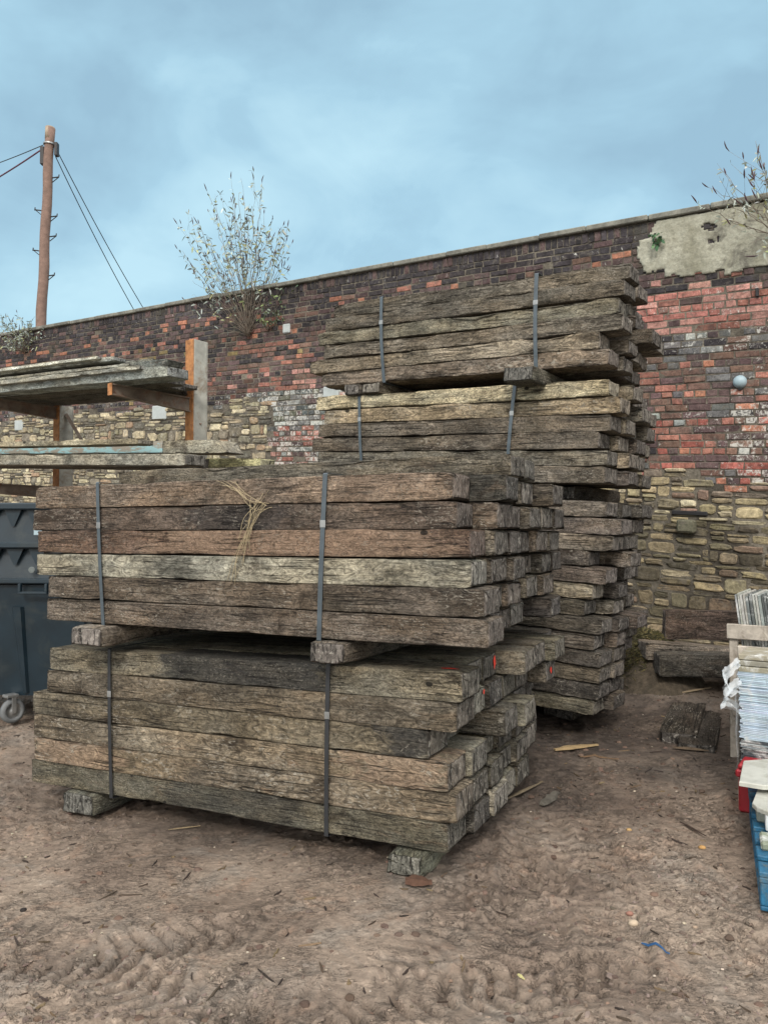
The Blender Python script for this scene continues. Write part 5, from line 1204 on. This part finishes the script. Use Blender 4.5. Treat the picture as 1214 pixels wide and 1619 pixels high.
# mossy heap at the foot of the wall: rough earth with grass blades (stuff)
m = MB()
for k in range(9000):
    px = random.gauss(1015, 34); py = random.gauss(1040, 34)
    if not (962 < px < 1080) or py > 1095 or py < 985: continue
    y = 7.0-(py-985)/110*.55; 
    if k % 7: y = 6.55+random.random()*.6
    x = (px-607)/F*y; zg_ = gx(x, y)+max(0, 1-((x-2.3)/.5)**2-((y-7.0)/.75)**2)*.40
    L_ = random.uniform(.03, .09); p = np.array([x, y, zg_]); d = np.array([random.gauss(0, .7), random.gauss(-.3, .6), random.uniform(-.1, .9)]); d /= np.linalg.norm(d); s_ = np.cross(d, [random.gauss(0, 1), 1, 0]); s_ /= np.linalg.norm(s_)+1e-6
    m.add([p-s_*.003, p+s_*.003, p+d*L_*.6+s_*.002-Z3*.01, p+d*L_-Z3*.03], [(0, 1, 2), (0, 2, 3)], jit(random.choice([S(96, 92, 58), S(80, 78, 52), S(120, 110, 74), S(62, 60, 44)]), .2))
o = m.build('dead_grass', M_CHIP); tag(o, 'dull dead grass and moss on the earth heap at the wall foot', 'grass', kind='stuff')
hv_, hf_ = [], []; N_ = 60
for i in range(N_+1):
    for j in range(N_+1):
        x = 1.6+1.5*i/N_; y = 6.0+1.9*j/N_; q = max(0, 1-((x-2.3)/.55)**2-((y-7.0)/.8)**2); hv_.append((x, y, gx(x, y)-.05+.45*q+.03*float(fbm(x*6, y*6, 0, 3, 4))*(q > 0)))
for i in range(N_):
    for j in range(N_): a_ = i*(N_+1)+j; hf_.append((a_, a_+N_+1, a_+N_+2, a_+1))
M_HEAP = simple('heap_earth', (.085, .068, .048), .95, 18, .6, .03, dirt=(.05, .042, .03), dscale=9)
o = link('earth_heap', mesh('earth_heap', hv_, hf_, M_HEAP, True)); tag(o, 'mossy earth heap at the foot of the stone wall', kind='structure')

# straw tuft hanging over the top front sleepers
m = MB(); R_ = random.Random(12)
def strand(pts, r=.0016): 
    m.tube(pts, r, 4)
def fp(px, py, out=.012):
    s = s_on(C1, u1, px); p = C1+u1*s-v1*out; Y = p[1]; p = p.copy(); p[2] = EYE+(HZ-py)/F*Y; return p
for (a_, b_, c_) in [((365, 760), (395, 780), (425, 800)), ((372, 762), (400, 800), (430, 797)), ((345, 762), (372, 765), (392, 790)), ((360, 920), (388, 850), (412, 800)), ((372, 922), (384, 870), (402, 810)), ((366, 925), (392, 835), (425, 800)), ((385, 895), (400, 840), (410, 790)), ((376, 915), (398, 850), (418, 795))]+[((R_.uniform(375, 400), R_.uniform(820, 900)), (R_.uniform(392, 415), R_.uniform(800, 840)), (R_.uniform(400, 432), R_.uniform(775, 805))) for _ in range(9)]+[((R_.uniform(350, 380), R_.uniform(758, 768)), (R_.uniform(380, 400), R_.uniform(765, 785)), (R_.uniform(400, 432), R_.uniform(790, 812))) for _ in range(3)]:
    A_, B_, C_ = fp(*a_, .012), fp(*b_, .030+R_.random()*.02), fp(*c_, .016); strand([A_*(1-q)**2+B_*2*q*(1-q)+C_*q*q+np.array([.006*math.sin(q*9+a_[0]), 0, .005*math.sin(q*7+a_[1])]) for q in [i/14 for i in range(15)]], R_.uniform(.0008, .0014))
o = m.build('straw_tuft', M_STRAW, None, True); tag(o, 'tuft of dry straw hanging down the front of the near stack', 'straw')

# ------------------------------------------------------------------ light, sky, camera
SUN_EL, SUN_AZ = 38, 190      # azimuth measured clockwise from +Y: behind and to the left of the camera
sd = bpy.data.lights.new('sun', 'SUN'); sd.energy = 1.5; sd.angle = math.radians(12); sd.color = (1.0, .94, .86)
so_ = bpy.data.objects.new('sun', sd); C.objects.link(so_)
az = math.radians(SUN_AZ); el = math.radians(SUN_EL); dv = Vector((math.sin(az)*math.cos(el), math.cos(az)*math.cos(el), math.sin(el)))
so_.rotation_euler = dv.to_track_quat('Z', 'Y').to_euler(); so_.location = dv*30
wd = bpy.data.worlds.new('World'); bpy.context.scene.world = wd; wd.use_nodes = True
class WT(NT):
    def __init__(s, tree): s.t = tree
t = WT(wd.node_tree); bg = wd.node_tree.nodes['Background']; bg.inputs['Strength'].default_value = .1
sky = t.n('ShaderNodeTexSky', sky_type='NISHITA'); sky.sun_disc = False; sky.sun_elevation = el; sky.sun_rotation = az; sky.air_density = 1.2; sky.dust_density = 2
tc = t.n('ShaderNodeTexCoord'); D = tc.outputs['Generated']; sp = t.sep(D)
Dm = t.mapping(D, (1.0, 1.0, 1.7))
big = t.noise(Dm, 2.1, 5, .52, .35); fine = t.noise(Dm, 5.5, 6, .55, .5)
cl = t.math('ADD', t.math('MULTIPLY', big, .72), t.math('MULTIPLY', fine, .28))
c1, c2, c3 = (2.5, 4.0, 5.05), (3.1, 4.95, 6.05), (4.1, 6.1, 7.0)
cc = t.mix(t.ramp(cl, .42, .53), c1, c2); cc = t.mix(t.ramp(cl, .52, .62, 0, .9), cc, c3)
hor = t.ramp(sp.outputs[2], .34, .0); cc = t.mix(t.math('MULTIPLY', hor, .65), cc, (4.7, 6.9, 7.5))
# unseen sky overhead and behind the camera, brightened and whitened as added fill light
up = t.ramp(sp.outputs[2], .62, .95); bh = t.math('MULTIPLY', t.ramp(sp.outputs[1], .0, -.6), t.ramp(sp.outputs[2], -.05, .3))
k = t.math('MAXIMUM', up, bh)
cc = t.mix(k, cc, (17.5, 16.5, 15.5))
cc = t.mix(.10, cc, sky.outputs[0])
t.l(cc, bg.inputs['Color'])
cd = bpy.data.cameras.new('camera'); cam = bpy.data.objects.new('camera', cd); C.objects.link(cam); bpy.context.scene.camera = cam
cd.sensor_fit = 'VERTICAL'; cd.sensor_height = 24; cd.lens = 24*F/1619; cd.clip_end = 2000; cd.clip_start = .05
cam.location = (0, 0, EYE); pitch = math.atan((HZ-809.5)/F); cam.rotation_euler = (math.pi/2+pitch, 0, 0)
sc = bpy.context.scene; sc.view_settings.view_transform = 'Standard'; sc.view_settings.look = 'None'; sc.view_settings.exposure = .5; sc.view_settings.gamma = 1
